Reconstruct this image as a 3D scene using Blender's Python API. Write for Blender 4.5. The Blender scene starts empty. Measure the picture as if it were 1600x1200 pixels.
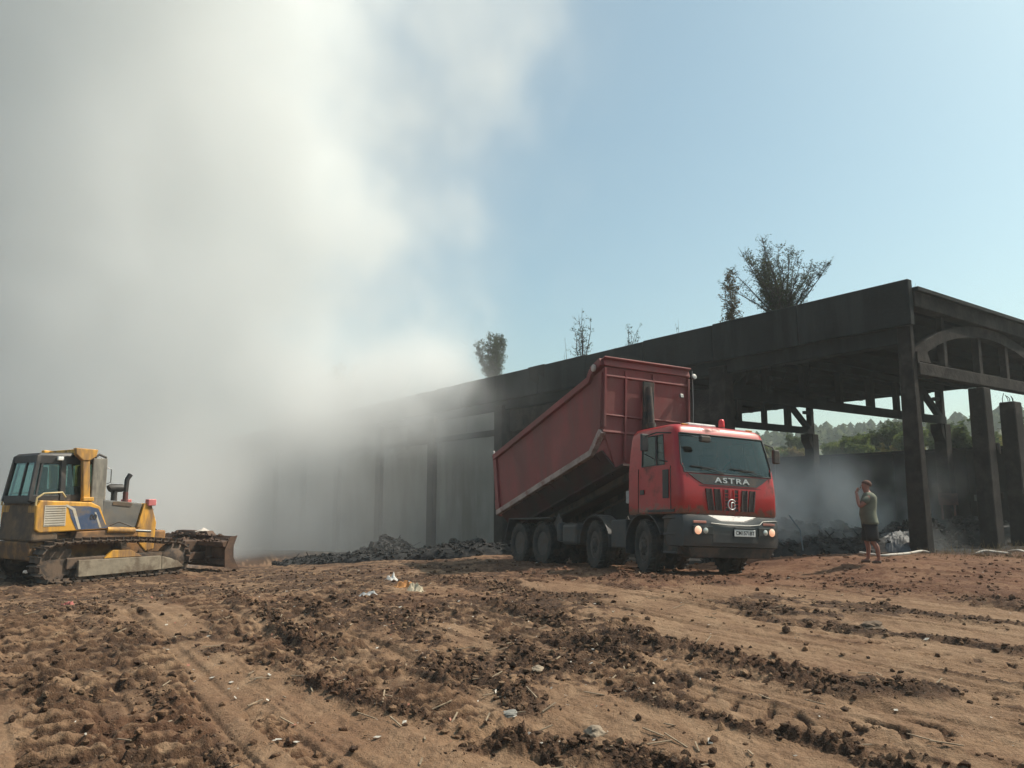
import bpy, bmesh, math, random
import numpy as np
from mathutils import Vector, Matrix, Euler

# ---------------------------------------------------------------- camera, sky, sun, exposure
SC = bpy.context.scene
COL = SC.collection
R = math.radians
CAM_H = 1.5
cam_data = bpy.data.cameras.new('camera')
cam = bpy.data.objects.new('camera', cam_data)
COL.objects.link(cam)
cam.location = (0, 0, CAM_H)
cam.rotation_euler = (R(90 + 8.47), 0, 0)
cam_data.sensor_width = 36.0
cam_data.lens = 36.0 * 1209 / 1600
cam_data.clip_end = 6000
cam_data.clip_start = 0.05
SC.camera = cam

SUN_AZ, SUN_EL = 75.0, 50.0          # azimuth clockwise from +Y
world = bpy.data.worlds.new('World')
SC.world = world
world.use_nodes = True
wn = world.node_tree
for n in list(wn.nodes): wn.nodes.remove(n)
sky = wn.nodes.new('ShaderNodeTexSky')
sky.sky_type = 'NISHITA'
sky.sun_disc = False
sky.sun_elevation = R(SUN_EL)
sky.sun_rotation = R(SUN_AZ)
sky.air_density = 1.0
sky.dust_density = 4.0
sky.ozone_density = 1.0
sky.altitude = 500
bg = wn.nodes.new('ShaderNodeBackground')
bg.inputs['Strength'].default_value = 0.135
wo = wn.nodes.new('ShaderNodeOutputWorld')
wb = wn.nodes.new('ShaderNodeMix'); wb.data_type = 'RGBA'; wb.blend_type = 'MULTIPLY'; wb.inputs[0].default_value = 1.0
wb.inputs[7].default_value = (0.84, 1.02, 0.885, 1)      # the camera's greenish white balance
wn.links.new(sky.outputs[0], wb.inputs[6]); wn.links.new(wb.outputs[2], bg.inputs[0]); wn.links.new(bg.outputs[0], wo.inputs[0])

sun_data = bpy.data.lights.new('sun', 'SUN')
sun_data.energy = 4.4
sun_data.angle = R(0.53)
sun_data.color = (1.0, 0.90, 0.77)
sun = bpy.data.objects.new('sun', sun_data)
COL.objects.link(sun)
sd = Vector((math.sin(R(SUN_AZ)) * math.cos(R(SUN_EL)), math.cos(R(SUN_AZ)) * math.cos(R(SUN_EL)), math.sin(R(SUN_EL))))
sun.rotation_euler = sd.to_track_quat('Z', 'Y').to_euler()
sun.location = sd * 60

SC.view_settings.view_transform = 'Standard'
SC.view_settings.look = 'None'
SC.view_settings.gamma = 1.0
SC.view_settings.use_curve_mapping = False
SC.view_settings.exposure = 0.28
SC.render.engine = 'CYCLES'
SC.cycles.use_denoising = True
SC.cycles.volume_bounces = 7
SC.cycles.max_bounces = 10
SC.cycles.diffuse_bounces = 3
SC.cycles.glossy_bounces = 3
SC.cycles.transparent_max_bounces = 24
SC.cycles.volume_step_rate = 1.5
SC.cycles.volume_max_steps = 256

rnd = random.Random(11)
# ---------------------------------------------------------------- helpers
def lerp(a, b, t): return a + (b - a) * t
def V(*a): return Vector(a)

class MB:
    """collects geometry and links it as ONE mesh object"""
    def __init__(s): s.v = []; s.f = []; s.M = None
    def add(s, vs, fs):
        o = len(s.v)
        if s.M is not None: vs = [s.M @ Vector(v) for v in vs]
        s.v.extend([tuple(v) for v in vs]); s.f.extend([tuple(i + o for i in f) for f in fs]); return s
    def box(s, c, size, M=None):
        x, y, z = size[0] / 2, size[1] / 2, size[2] / 2
        vs = [Vector((sx * x, sy * y, sz * z)) for sx in (-1, 1) for sy in (-1, 1) for sz in (-1, 1)]
        if M is not None: vs = [M @ v for v in vs]
        c = Vector(c)
        return s.add([v + c for v in vs], [(0, 1, 3, 2), (4, 6, 7, 5), (0, 4, 5, 1), (2, 3, 7, 6), (0, 2, 6, 4), (1, 5, 7, 3)])
    def hexa(s, b, t):
        """b, t: four points each (bottom loop ccw seen from above, top loop)"""
        return s.add(list(b) + list(t), [(3, 2, 1, 0), (4, 5, 6, 7), (0, 1, 5, 4), (1, 2, 6, 5), (2, 3, 7, 6), (3, 0, 4, 7)])
    def bar(s, a, b, w, h, up=(0, 0, 1), w2=None, h2=None):
        a = Vector(a); b = Vector(b); d = (b - a).normalized(); up = Vector(up)
        sx = d.cross(up)
        if sx.length < 1e-4: sx = d.cross(Vector((1, 0, 0)))
        sx.normalize(); u = sx.cross(d).normalized()
        w2 = w if w2 is None else w2; h2 = h if h2 is None else h2
        A = [a + sx * i * w / 2 + u * j * h / 2 for i, j in ((-1, -1), (1, -1), (1, 1), (-1, 1))]
        B = [b + sx * i * w2 / 2 + u * j * h2 / 2 for i, j in ((-1, -1), (1, -1), (1, 1), (-1, 1))]
        return s.add(A + B, [(0, 1, 2, 3), (7, 6, 5, 4), (0, 4, 5, 1), (1, 5, 6, 2), (2, 6, 7, 3), (3, 7, 4, 0)])
    def tube(s, pts, r, n=8, cap=True):
        pts = [Vector(p) for p in pts]; rs = r if isinstance(r, (list, tuple)) else [r] * len(pts)
        vs = []; fs = []; prev = None
        for i, p in enumerate(pts):
            d = (pts[min(i + 1, len(pts) - 1)] - pts[max(i - 1, 0)]).normalized()
            if prev is None:
                sx = d.cross(Vector((0, 0, 1)))
                if sx.length < 1e-3: sx = d.cross(Vector((1, 0, 0)))
            else: sx = prev - d * prev.dot(d)
            sx.normalize(); prev = sx; u = d.cross(sx)
            for k in range(n):
                a = 2 * math.pi * k / n
                vs.append(p + (sx * math.cos(a) + u * math.sin(a)) * rs[i])
        for i in range(len(pts) - 1):
            for k in range(n):
                k2 = (k + 1) % n
                fs.append((i * n + k, i * n + k2, (i + 1) * n + k2, (i + 1) * n + k))
        if cap:
            fs.append(tuple(reversed(range(n)))); o = (len(pts) - 1) * n; fs.append(tuple(o + k for k in range(n)))
        return s.add(vs, fs)
    def lathe(s, prof, c, ax, n=24, close=False):
        """prof: (radius, offset along ax)"""
        c = Vector(c); ax = Vector(ax).normalized()
        u = ax.cross(Vector((0, 0, 1)))
        if u.length < 1e-3: u = Vector((1, 0, 0))
        u.normalize(); w = ax.cross(u); vs = []; fs = []; m = len(prof)
        for r, o in prof:
            for k in range(n):
                a = 2 * math.pi * k / n
                vs.append(c + ax * o + (u * math.cos(a) + w * math.sin(a)) * r)
        for i in range(m - 1 + (1 if close else 0)):
            j = (i + 1) % m
            for k in range(n):
                k2 = (k + 1) % n
                fs.append((i * n + k, i * n + k2, j * n + k2, j * n + k))
        if not close:
            fs.append(tuple(reversed(range(n)))); fs.append(tuple((m - 1) * n + k for k in range(n)))
        return s.add(vs, fs)
    def prism(s, poly, vec):
        """poly: planar loop of 3D points; extruded along vec"""
        n = len(poly); vec = Vector(vec); A = [Vector(p) for p in poly]
        vs = A + [p + vec for p in A]
        fs = [tuple(reversed(range(n))), tuple(range(n, 2 * n))] + [(i, (i + 1) % n, (i + 1) % n + n, i + n) for i in range(n)]
        return s.add(vs, fs)
    def build(s, name, m, parent=None, smooth=None, bevel=0, seg=2, sub=0):
        me = bpy.data.meshes.new(name); me.from_pydata(s.v, [], s.f)
        bm = bmesh.new(); bm.from_mesh(me); bmesh.ops.recalc_face_normals(bm, faces=bm.faces)
        if bevel:
            es = [e for e in bm.edges if len(e.link_faces) == 2 and e.calc_face_angle(0) > R(28)]
            try: bmesh.ops.bevel(bm, geom=es, offset=bevel, segments=seg, affect='EDGES', profile=0.5, clamp_overlap=True)
            except Exception: pass
        bm.to_mesh(me); bm.free()
        if m is not None: me.materials.append(m)
        o = bpy.data.objects.new(name, me); COL.objects.link(o)
        if parent is not None: o.parent = parent
        if smooth: shade(me, smooth)
        return o

def shade(me, ang):
    me.polygons.foreach_set('use_smooth', [True] * len(me.polygons))
    if ang is True or ang >= 180: return
    bm = bmesh.new(); bm.from_mesh(me)
    for e in bm.edges:
        e.smooth = not (len(e.link_faces) != 2 or e.calc_face_angle(0) > R(ang))
    bm.to_mesh(me); bm.free()

def tag(o, label=None, cat=None, group=None, kind=None):
    if label: o['label'] = label
    if cat: o['category'] = cat
    if group: o['group'] = group
    if kind: o['kind'] = kind
    return o

def empty(name, loc=(0, 0, 0), rz=0, parent=None):
    o = bpy.data.objects.new(name, None); COL.objects.link(o)
    o.location = loc; o.rotation_euler = (0, 0, rz); o.empty_display_size = 0.3
    if parent is not None: o.parent = parent
    return o

def share(o, name, parent, M):
    """another object with the same mesh at local matrix M"""
    c = bpy.data.objects.new(name, o.data); COL.objects.link(c)
    c.parent = parent; c.matrix_local = M
    return c

def from_arrays(name, co, quads, m, smooth=True, parent=None, attrs=None):
    me = bpy.data.meshes.new(name)
    co = np.ascontiguousarray(co, dtype=np.float32); quads = np.ascontiguousarray(quads, dtype=np.int32)
    k = quads.shape[1]
    me.vertices.add(len(co)); me.vertices.foreach_set('co', co.ravel())
    me.loops.add(quads.size); me.loops.foreach_set('vertex_index', quads.ravel())
    me.polygons.add(len(quads))
    me.polygons.foreach_set('loop_start', np.arange(0, quads.size, k, dtype=np.int32))
    me.update(calc_edges=True)
    me.polygons.foreach_set('use_smooth', np.full(len(quads), bool(smooth)))
    if attrs:
        for an, arr in attrs.items():
            a = me.attributes.new(an, 'FLOAT', 'POINT'); a.data.foreach_set('value', np.ascontiguousarray(arr, dtype=np.float32))
    if m is not None: me.materials.append(m)
    o = bpy.data.objects.new(name, me); COL.objects.link(o)
    if parent is not None: o.parent = parent
    return o

# numpy gradient noise
_perm = np.random.RandomState(5).permutation(4096).astype(np.int64)
_g = np.random.RandomState(6).uniform(0, 2 * np.pi, 4096)
_gx, _gy = np.cos(_g), np.sin(_g)
def noise2(x, y, seed=0):
    x = np.asarray(x, dtype=np.float64) + seed * 17.31; y = np.asarray(y, dtype=np.float64) - seed * 9.77
    xi = np.floor(x).astype(np.int64); yi = np.floor(y).astype(np.int64); xf = x - xi; yf = y - yi
    u = xf * xf * xf * (xf * (xf * 6 - 15) + 10); v = yf * yf * yf * (yf * (yf * 6 - 15) + 10)
    def g(ix, iy, dx, dy):
        h = _perm[(_perm[ix & 4095] + iy) & 4095]
        return _gx[h] * dx + _gy[h] * dy
    a = g(xi, yi, xf, yf); b = g(xi + 1, yi, xf - 1, yf); c = g(xi, yi + 1, xf, yf - 1); d = g(xi + 1, yi + 1, xf - 1, yf - 1)
    return (a + (b - a) * u + (c - a) * v + (a - b - c + d) * u * v) * 1.5
def fbm(x, y, oct=4, seed=0, gain=0.5):
    t = 0; a = 1.0; s = 0
    for i in range(oct):
        t = t + a * noise2(x * 2 ** i, y * 2 ** i, seed + i * 3); s += a; a *= gain
    return t / s
def sstep(a, b, x):
    if a > b: return 1 - sstep(b, a, x)
    t = np.clip((x - a) / (b - a), 0, 1); return t * t * (3 - 2 * t)

# ---------------------------------------------------------------- materials
class NT:
    """small node-tree writer"""
    def __init__(s, tree): s.t = tree
    def n(s, typ, ins=None, **kw):
        nd = s.t.nodes.new(typ)
        for k, v in kw.items(): setattr(nd, k, v)
        if ins:
            for k, v in ins.items(): s.put(nd.inputs[k], v)
        return nd
    def put(s, sock, v):
        if isinstance(v, bpy.types.NodeSocket): s.t.links.new(v, sock)
        else: sock.default_value = v
    def m(s, op, a, b=None, c=None, clamp=False):
        nd = s.t.nodes.new('ShaderNodeMath'); nd.operation = op; nd.use_clamp = clamp
        for i, v in enumerate((a, b, c)):
            if v is not None: s.put(nd.inputs[i], v)
        return nd.outputs[0]
    def ss(s, v, a, b, lo=0.0, hi=1.0):
        nd = s.t.nodes.new('ShaderNodeMapRange'); nd.interpolation_type = 'SMOOTHSTEP'
        for k, x in (('Value', v), ('From Min', a), ('From Max', b), ('To Min', lo), ('To Max', hi)): s.put(nd.inputs[k], x)
        return nd.outputs[0]
    def mix(s, f, a, b, blend='MIX'):
        nd = s.t.nodes.new('ShaderNodeMix'); nd.data_type = 'RGBA'; nd.blend_type = blend
        s.put(nd.inputs[0], f)
        for i, v in ((6, a), (7, b)): s.put(nd.inputs[i], (*v, 1) if isinstance(v, tuple) and len(v) == 3 else v)
        return nd.outputs[2]
    def noise(s, scale, detail=4, rough=0.55, vec=None, dist=0.0):
        nd = s.n('ShaderNodeTexNoise'); nd.inputs['Scale'].default_value = scale
        nd.inputs['Detail'].default_value = detail; nd.inputs['Roughness'].default_value = rough; nd.inputs['Distortion'].default_value = dist
        if vec is not None: s.put(nd.inputs['Vector'], vec)
        return nd.outputs[0]

MATS = {}
def mat(name, base, rough=0.6, metal=0.0, var=0.25, scale=3.0, dirt=None, dirt_amt=0.0, dirt_scale=1.5, bump=0.0, bump_scale=40.0,
        spec=0.5, emit=None, emit_s=0.0, coat=0.0, streak=False, mud=None):
    if name in MATS: return MATS[name]
    m = bpy.data.materials.new(name); m.use_nodes = True
    t = m.node_tree; t.nodes.clear(); w = NT(t)
    out = w.n('ShaderNodeOutputMaterial'); p = w.n('ShaderNodeBsdfPrincipled'); t.links.new(p.outputs[0], out.inputs[0])
    tc = w.n('ShaderNodeTexCoord'); vec = tc.outputs['Object']
    n1 = w.noise(scale, 5, 0.6, vec)
    c = w.mix(w.ss(n1, 0.3, 0.7), tuple(x * (1 - var) for x in base), tuple(min(1, x * (1 + var)) for x in base))
    if dirt:
        v2 = vec
        if streak:
            mp = w.n('ShaderNodeMapping', {'Vector': vec}); mp.inputs['Scale'].default_value = (1, 1, 0.18); v2 = mp.outputs[0]
        n2 = w.noise(dirt_scale, 7, 0.65, v2)
        th = 0.72 - 0.42 * dirt_amt
        c = w.mix(w.ss(n2, th - 0.09, th + 0.12), c, dirt)
        rr = w.ss(n2, th - 0.09, th + 0.12, rough, max(rough, 0.85)); t.links.new(rr, p.inputs['Roughness'])
    else: p.inputs['Roughness'].default_value = rough
    if mud:                                    # splashed mud, thicker towards the wheels
        sp = w.n('ShaderNodeSeparateXYZ', {'Vector': vec}); n3 = w.noise(7.0, 8, 0.75, vec)
        hgt = w.ss(sp.outputs[2], mud[0], mud[1], 0.30, -0.12)
        f = w.ss(w.m('ADD', n3, hgt), 0.60, 0.74, 0, .85); c = w.mix(f, c, (0.14, 0.085, 0.055))
    t.links.new(c, p.inputs['Base Color'])
    p.inputs['Metallic'].default_value = metal
    p.inputs['Specular IOR Level'].default_value = spec
    p.inputs['Coat Weight'].default_value = coat
    if emit:
        p.inputs['Emission Color'].default_value = (*emit, 1); p.inputs['Emission Strength'].default_value = emit_s
    if bump:
        b = w.n('ShaderNodeBump', {'Height': w.noise(bump_scale, 5, 0.6, vec)}); b.inputs['Strength'].default_value = 1.0
        b.inputs['Distance'].default_value = bump; t.links.new(b.outputs[0], p.inputs['Normal'])
    MATS[name] = m
    return m

# px(): direction through a pixel of a 1600 x 1200 survey photograph; used to place things at measured spots
def px_dir(x, y):
    p = R(8.47); f = 1209.0; u = x - 800.0; v = 600.0 - y
    return Vector((u, f * math.cos(p) - v * math.sin(p), f * math.sin(p) + v * math.cos(p)))
def px_at_depth(x, y, depth):
    d = px_dir(x, y); d *= depth / d.y
    return Vector((d.x, d.y, d.z + CAM_H))
# ---------------------------------------------------------------- site frame
# the hall's near corner and its two axes; the ruts and the slope of the yard follow the long axis
HC = Vector((11.0, 20.9, 0))
HA = R(-34.7)
HD = Vector((math.sin(HA), math.cos(HA), 0))      # along the hall
HE = Vector((math.cos(HA), -math.sin(HA), 0))     # into the hall
def hall(t, s, z=0): return HC + HE * t + HD * s + Vector((0, 0, z))

TR_H = Vector((math.sin(R(155)), math.cos(R(155)), 0.036)).normalized()      # forward
TR_W = Vector((0.906, 0.423, -0.048))
TR_W = (TR_W - TR_H * TR_W.dot(TR_H)).normalized()                            # the truck's left
TR_O = Vector((3.27, 15.36, 0)) + Vector((0.906, 0.423, 0)) * 1.25 + Vector((0, 0, -0.03))
def truck_plane(x, y):
    """ground height of the four wheels' standing plane"""
    n = TR_H.cross(TR_W); return TR_O.z - (n.x * (x - TR_O.x) + n.y * (y - TR_O.y)) / n.z


DZ_AZ = R(35)
DZ_F = Vector((math.sin(DZ_AZ), math.cos(DZ_AZ), 0)); DZ_L = Vector((-math.cos(DZ_AZ), math.sin(DZ_AZ), 0))
DZ_O = Vector((-10.56, 19.99, -0.42))

def yard_z(x, y):
    """broad shape of the yard (no ruts)"""
    x = np.asarray(x, dtype=np.float64); y = np.asarray(y, dtype=np.float64)
    s = (x - HC.x) * HD.x + (y - HC.y) * HD.y
    t = (x - HC.x) * HE.x + (y - HC.y) * HE.y
    base = 0.08 - 0.043 * np.maximum(0, s + 1.0) * sstep(-1.5, 4, s)
    base = np.maximum(base, -2.3)
    base = base - 0.16 * sstep(-3, -9, x) * sstep(9, 16, y) 
    near = -0.02 + 0.0 * x
    base = base * sstep(3, 13, np.hypot(x, y)) + near * (1 - sstep(3, 13, np.hypot(x, y)))
    # edge of the fill: the yard rises a little, then drops towards the hall
    wob = 0.6 * noise2(s * 0.25, t * 0.1, 3)
    e = t + 6.2 + wob - 1.3 * sstep(3, 12, s)
    left = sstep(2, 8, s)
    base = base + left * ((0.05 + 0.12 * sstep(7, 14, s)) * np.exp(-((e + 0.9) / 1.6) ** 2) - 0.9 * sstep(0.3, 3.0, e))
    # hard standing under the machines' wheels and tracks
    dx, dy = x - TR_O.x, y - TR_O.y
    lx = dx * TR_H.x + dy * TR_H.y; ly = dx * TR_W.x + dy * TR_W.y
    k = sstep(-11.5, -8.5, lx) * sstep(3.0, .8, lx) * sstep(3.4, 1.5, np.abs(ly))
    base = base * (1 - k) + truck_plane(x, y) * k
    dx, dy = x - DZ_O.x, y - DZ_O.y
    lx = dx * DZ_F.x + dy * DZ_F.y; ly = dx * DZ_L.x + dy * DZ_L.y
    k = sstep(4.5, 2.4, np.abs(lx)) * sstep(3.2, 1.5, np.abs(ly))
    base = base * (1 - k) + DZ_O.z * k
    return base
# ---------------------------------------------------------------- the burnt hall
def hall_mats():
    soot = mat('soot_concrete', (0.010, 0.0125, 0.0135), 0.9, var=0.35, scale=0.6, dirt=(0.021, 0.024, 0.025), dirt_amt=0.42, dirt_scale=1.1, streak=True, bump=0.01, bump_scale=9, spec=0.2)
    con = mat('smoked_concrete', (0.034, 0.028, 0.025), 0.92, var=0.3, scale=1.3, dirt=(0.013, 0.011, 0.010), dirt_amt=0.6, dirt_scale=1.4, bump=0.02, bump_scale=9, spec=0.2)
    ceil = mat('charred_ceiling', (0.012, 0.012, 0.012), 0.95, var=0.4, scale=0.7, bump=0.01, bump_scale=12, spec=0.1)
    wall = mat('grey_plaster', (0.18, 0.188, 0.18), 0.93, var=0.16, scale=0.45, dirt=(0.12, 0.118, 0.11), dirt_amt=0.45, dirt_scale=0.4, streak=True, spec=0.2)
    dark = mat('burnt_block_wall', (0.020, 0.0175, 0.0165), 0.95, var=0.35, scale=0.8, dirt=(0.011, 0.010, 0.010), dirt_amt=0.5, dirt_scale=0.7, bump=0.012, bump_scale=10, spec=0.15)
    return soot, con, ceil, wall, dark

def build_hall():
    soot, con, ceil, wall, dark = hall_mats()
    rr = random.Random(3)
    H = empty('burnt_hall', (HC.x, HC.y, 0), -HA)
    tag(H, 'long burnt out concrete hall with sooty flat roof and open bays, smoke pouring from it', 'building')
    BAY = 6.8; N = 13; LEN = BAY * N; WID = 15.5
    # roof deck in strips across the hall, each a slab of its own
    rs = None
    nst = 26
    for i in range(nst):
        y0 = LEN * i / nst; y1 = LEN * (i + 1) / nst
        mb = MB(); dz = rr.uniform(-0.02, 0.02)
        mb.hexa([(0.02, y0 + .01, 6.98 + dz), (16.1, y0 + .01, 6.72 + dz), (16.1, y1 - .01, 6.72 + dz), (0.02, y1 - .01, 6.98 + dz)],
                [(0.02, y0 + .01, 7.2 + dz), (16.1, y0 + .01, 6.94 + dz), (16.1, y1 - .01, 6.94 + dz), (0.02, y1 - .01, 7.2 + dz)])
        for k in range(2):
            yy = y0 + (k + .5) * (y1 - y0) / 2
            mb.bar((0.3, yy, 6.86), (15.9, yy, 6.6), 0.16, 0.3)
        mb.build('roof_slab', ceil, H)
    # fascia boards, slightly out of line with each other
    for i in range(nst):
        y0 = LEN * i / nst - (0.15 if i == 0 else 0); y1 = LEN * (i + 1) / nst
        mb = MB(); a = rr.uniform(-.02, .02); b = rr.uniform(-.025, .025); bt = rr.uniform(-.03, .03)
        top = 7.50 + a
        mb.hexa([(-0.22 + b * .4, y0 + .012, 6.22 + bt), (0.0, y0 + .012, 6.22 + bt), (0.0, y1 - .012, 6.22 + bt), (-0.22 + b * .4, y1 - .012, 6.22 + bt)],
                [(-0.22 + b * .4, y0 + .012, top), (0.0, y0 + .012, top), (0.0, y1 - .012, top + rr.uniform(-.015, .015)), (-0.22 + b * .4, y1 - .012, top + b)])
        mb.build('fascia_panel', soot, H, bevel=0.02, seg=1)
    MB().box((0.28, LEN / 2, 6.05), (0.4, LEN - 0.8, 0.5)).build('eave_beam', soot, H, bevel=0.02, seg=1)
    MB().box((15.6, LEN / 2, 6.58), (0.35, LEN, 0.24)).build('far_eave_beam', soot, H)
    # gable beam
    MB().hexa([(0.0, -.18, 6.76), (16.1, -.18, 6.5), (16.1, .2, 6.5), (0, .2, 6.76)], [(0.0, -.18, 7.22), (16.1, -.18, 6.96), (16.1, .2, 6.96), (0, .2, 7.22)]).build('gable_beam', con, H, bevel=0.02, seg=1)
    MB().hexa([(0.0, -.3, 7.2), (16.1, -.3, 6.94), (16.1, .0, 6.94), (0, .0, 7.2)], [(0.0, -.3, 7.3), (16.1, -.3, 7.04), (16.1, 0, 7.04), (0, 0, 7.3)]).build('roof_edge', soot, H)
    # columns
    mb = MB(); mb.hexa([(0, -.02, -.4), (.36, -.02, -.4), (.36, .5, -.4), (0, .5, -.4)], [(-.05, .0, 6.9), (.13, .0, 6.9), (.13, .36, 6.9), (-.05, .36, 6.9)])
    mb.build('column', con, H, bevel=0.025, seg=1)
    proto = None; far = None
    for k in range(1, N + 1):
        y = BAY * k
        if proto is None:
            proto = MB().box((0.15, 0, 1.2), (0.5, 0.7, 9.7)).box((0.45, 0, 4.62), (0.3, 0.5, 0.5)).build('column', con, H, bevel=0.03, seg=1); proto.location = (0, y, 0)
        else: share(proto, 'column', H, Matrix.Translation((0, y, 0)))
    for k in range(0, N + 1):
        y = BAY * k + 0.2
        if far is None:
            far = MB().box((15.5, 0, 1.1), (0.5, 0.55, 7.6)).hexa([(14.95, -.25, 4.55), (15.25, -.25, 4.1), (15.25, .25, 4.1), (14.95, .25, 4.55)], [(14.95, -.25, 4.9), (15.25, -.25, 4.9), (15.25, .25, 4.9), (14.95, .25, 4.9)]).box((15.5, 0, 5.7), (0.26, .3, 1.6)).box((15.35, 0, 6.05), (0.75, .2, .16)).build('far_column', con, H, bevel=0.02, seg=1); far.location = (0, y, 0)
        else: share(far, 'far_column', H, Matrix.Translation((0, y, 0)))
    # gable posts
    for t, w, zt in ((4.0, .5, 4.84), (6.0, .55, 4.55), (8.6, .6, 4.84), (12.2, .5, 4.84)):
        mb = MB(); mb.hexa([(t - w / 2, -.1, -.4), (t + w / 2, -.1, -.4), (t + w / 2, .4, -.4), (t - w / 2, .4, -.4)],
                           [(t - w / 2 + .02, -.08, zt), (t + w / 2 - .02, -.08, zt), (t + w / 2 - .02, .38, zt), (t - w / 2 + .02, .38, zt)])
        if t == 4.0: mb.box((t + .27, -.02, 3.0), (.12, .3, .35)); mb.box((t + .29, -.02, 1.6), (.08, .25, .2))
        gp = mb.build('gable_post', con, H, bevel=0.03, seg=1)
        for q in range(5):
            bx_ = t + rr.uniform(-w / 2 + .06, w / 2 - .06); by_ = rr.uniform(0, .3)
            MB().tube([(bx_, by_, zt - .1), (bx_ + rr.uniform(-.03, .03), by_, zt + .12), (bx_ + rr.uniform(-.12, .12), by_ + rr.uniform(-.08, .08), zt + rr.uniform(.18, .3))], .011, 5).build('rebar', ceil, gp)
    # bowstring gable truss
    T = empty('bowstring_truss', (0, 0, 0), 0, H)
    MB().box((8.0, .08, 5.06), (15.6, .3, .36)).build('bottom_chord', con, T, bevel=0.02, seg=1)
    for x0, span in ((0.15, 8.4), (8.55, 7.0)):
        mb = MB(); n = 14; pts = []
        for i in range(n + 1):
            u = i / n
            pts.append((x0 + span * u, 5.36 + 1.17 * (1 - (2 * u - 1) ** 2) ** 0.8))
        for i in range(n):
            a, b = pts[i], pts[i + 1]; h = .17
            mb.hexa([(a[0], -.06, a[1] - h), (b[0], -.06, b[1] - h), (b[0], .22, b[1] - h), (a[0], .22, a[1] - h)],
                    [(a[0], -.06, a[1] + h), (b[0], -.06, b[1] + h), (b[0], .22, b[1] + h), (a[0], .22, a[1] + h)])
        mb.build('arch_chord', con, T)
        for u in (.2, .45, .66, .85):
            xx = x0 + span * u; zt = 5.36 + 1.17 * (1 - (2 * u - 1) ** 2) ** 0.8
            MB().box((xx, .09, (5.24 + zt - .15) / 2), (.2, .2, zt - .15 - 5.24)).build('hanger', con, T, bevel=0.015, seg=1)
            MB().box((xx, .09, (6.78 + zt + .15) / 2), (.16, .16, 6.72 - zt)).build('roof_strut', con, T) if 6.72 - zt > .1 else None
        MB().prism([(x0, -.05, 5.25), (x0 + .75, -.05, 5.25), (x0 + .55, -.05, 5.62), (x0, -.05, 5.5)], (0, .28, 0)).build('gusset', con, T, bevel=0.02, seg=1)
    # inner trusses
    P = None
    for k in range(1, N + 1):
        Tk = empty('roof_truss', (0, BAY * k, 0), 0, H)
        if P is None:
            P = []
            P.append(MB().hexa([(0.3, -.14, 5.0), (15.3, -.14, 4.9), (15.3, .14, 4.9), (0.3, .14, 5.0)], [(0.3, -.14, 5.32), (15.3, -.14, 5.22), (15.3, .14, 5.22), (0.3, .14, 5.32)]).build('bottom_chord', soot, Tk))
            P.append(MB().bar((0.3, 0, 6.8), (15.3, 0, 6.56), .28, .3).build('top_chord', soot, Tk))
            for i, xx in enumerate((2.6, 4.9, 7.2, 9.4, 11.4, 13.3)):
                P.append(MB().box((xx, 0, 5.9), (.34 if i % 2 else .22, .22, 1.35)).build('strut', soot, Tk))
            P.append(MB().bar((13.3, 0, 6.5), (15.1, 0, 5.1), .22, .26).build('brace', soot, Tk))
            P.append(MB().bar((2.6, 0, 6.5), (.6, 0, 5.2), .22, .26).build('brace', soot, Tk))
        else:
            for p in P: share(p, p.name.split('.')[0], Tk, Matrix.Identity(4))
    # walls of the closed bays; the first bays are open with scraps of cladding
    for k in range(3, N):
        y0 = BAY * k + .36; y1 = BAY * (k + 1) - .36; ym = (y0 + y1) / 2
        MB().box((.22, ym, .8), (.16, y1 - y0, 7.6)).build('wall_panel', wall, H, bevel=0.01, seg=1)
        MB().box((.17, ym, 4.75), (.34, y1 - y0, .28)).build('lintel', con, H, bevel=0.015, seg=1)
        for j in range(2):
            ya = y0 + (y1 - y0) * j / 2 + .02; yb = y0 + (y1 - y0) * (j + 1) / 2 - .02
            MB().box((.24, (ya + yb) / 2, 5.35), (.14, yb - ya, .9)).build('upper_panel', wall if j or k % 2 else con, H, bevel=0.01, seg=1)
    for y0, y1, z0, z1, m_ in ((BAY * 2 + .6, BAY * 3 - .6, 4.75, 5.75, con), (7.2, 8.9, 4.2, 5.35, con)):
        MB().box((.26, (y0 + y1) / 2, (z0 + z1) / 2), (.12, y1 - y0, z1 - z0)).build('upper_panel', m_, H, bevel=0.01, seg=1)
    # low wall on the far side, panel by panel
    for k in range(N * 2):
        y0 = BAY * k / 2 - 4; y1 = y0 + BAY / 2
        dz = rr.uniform(-.05, .05)
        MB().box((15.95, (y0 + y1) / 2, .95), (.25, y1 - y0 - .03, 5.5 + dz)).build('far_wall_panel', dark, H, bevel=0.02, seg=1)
    MB().box((15.95, 26, 3.75), (.4, LEN * .8, .1)).build('wall_coping', con, H)
    for k in range(16):                                      # torn wires and bars hanging from the eave
        y = rr.uniform(.6, 20); z1 = rr.uniform(4.9, 5.9); x = rr.uniform(.1, .5)
        MB().tube([(x, y, 6.0), (x + rr.uniform(-.1, .1), y + rr.uniform(-.1, .1), (6 + z1) / 2), (x + rr.uniform(-.2, .2), y + rr.uniform(-.25, .25), z1)], .014, 5).build('hanging_wire', ceil, H)
    for k in range(5):                                       # roof felt torn loose over the edge
        y = rr.uniform(1, 34); q = rr.uniform(.3, .8)
        MB().hexa([(-.24, y, 7.3 - q), (-.235, y, 7.3 - q), (-.235, y + q, 7.35 - q * .6), (-.24, y + q, 7.35 - q * .6)], [(-.24, y, 7.52), (-.20, y, 7.52), (-.20, y + q * 1.2, 7.52), (-.24, y + q * 1.2, 7.52)]).build('roof_felt', ceil, H)
    return H

HALL = build_hall()
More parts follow.
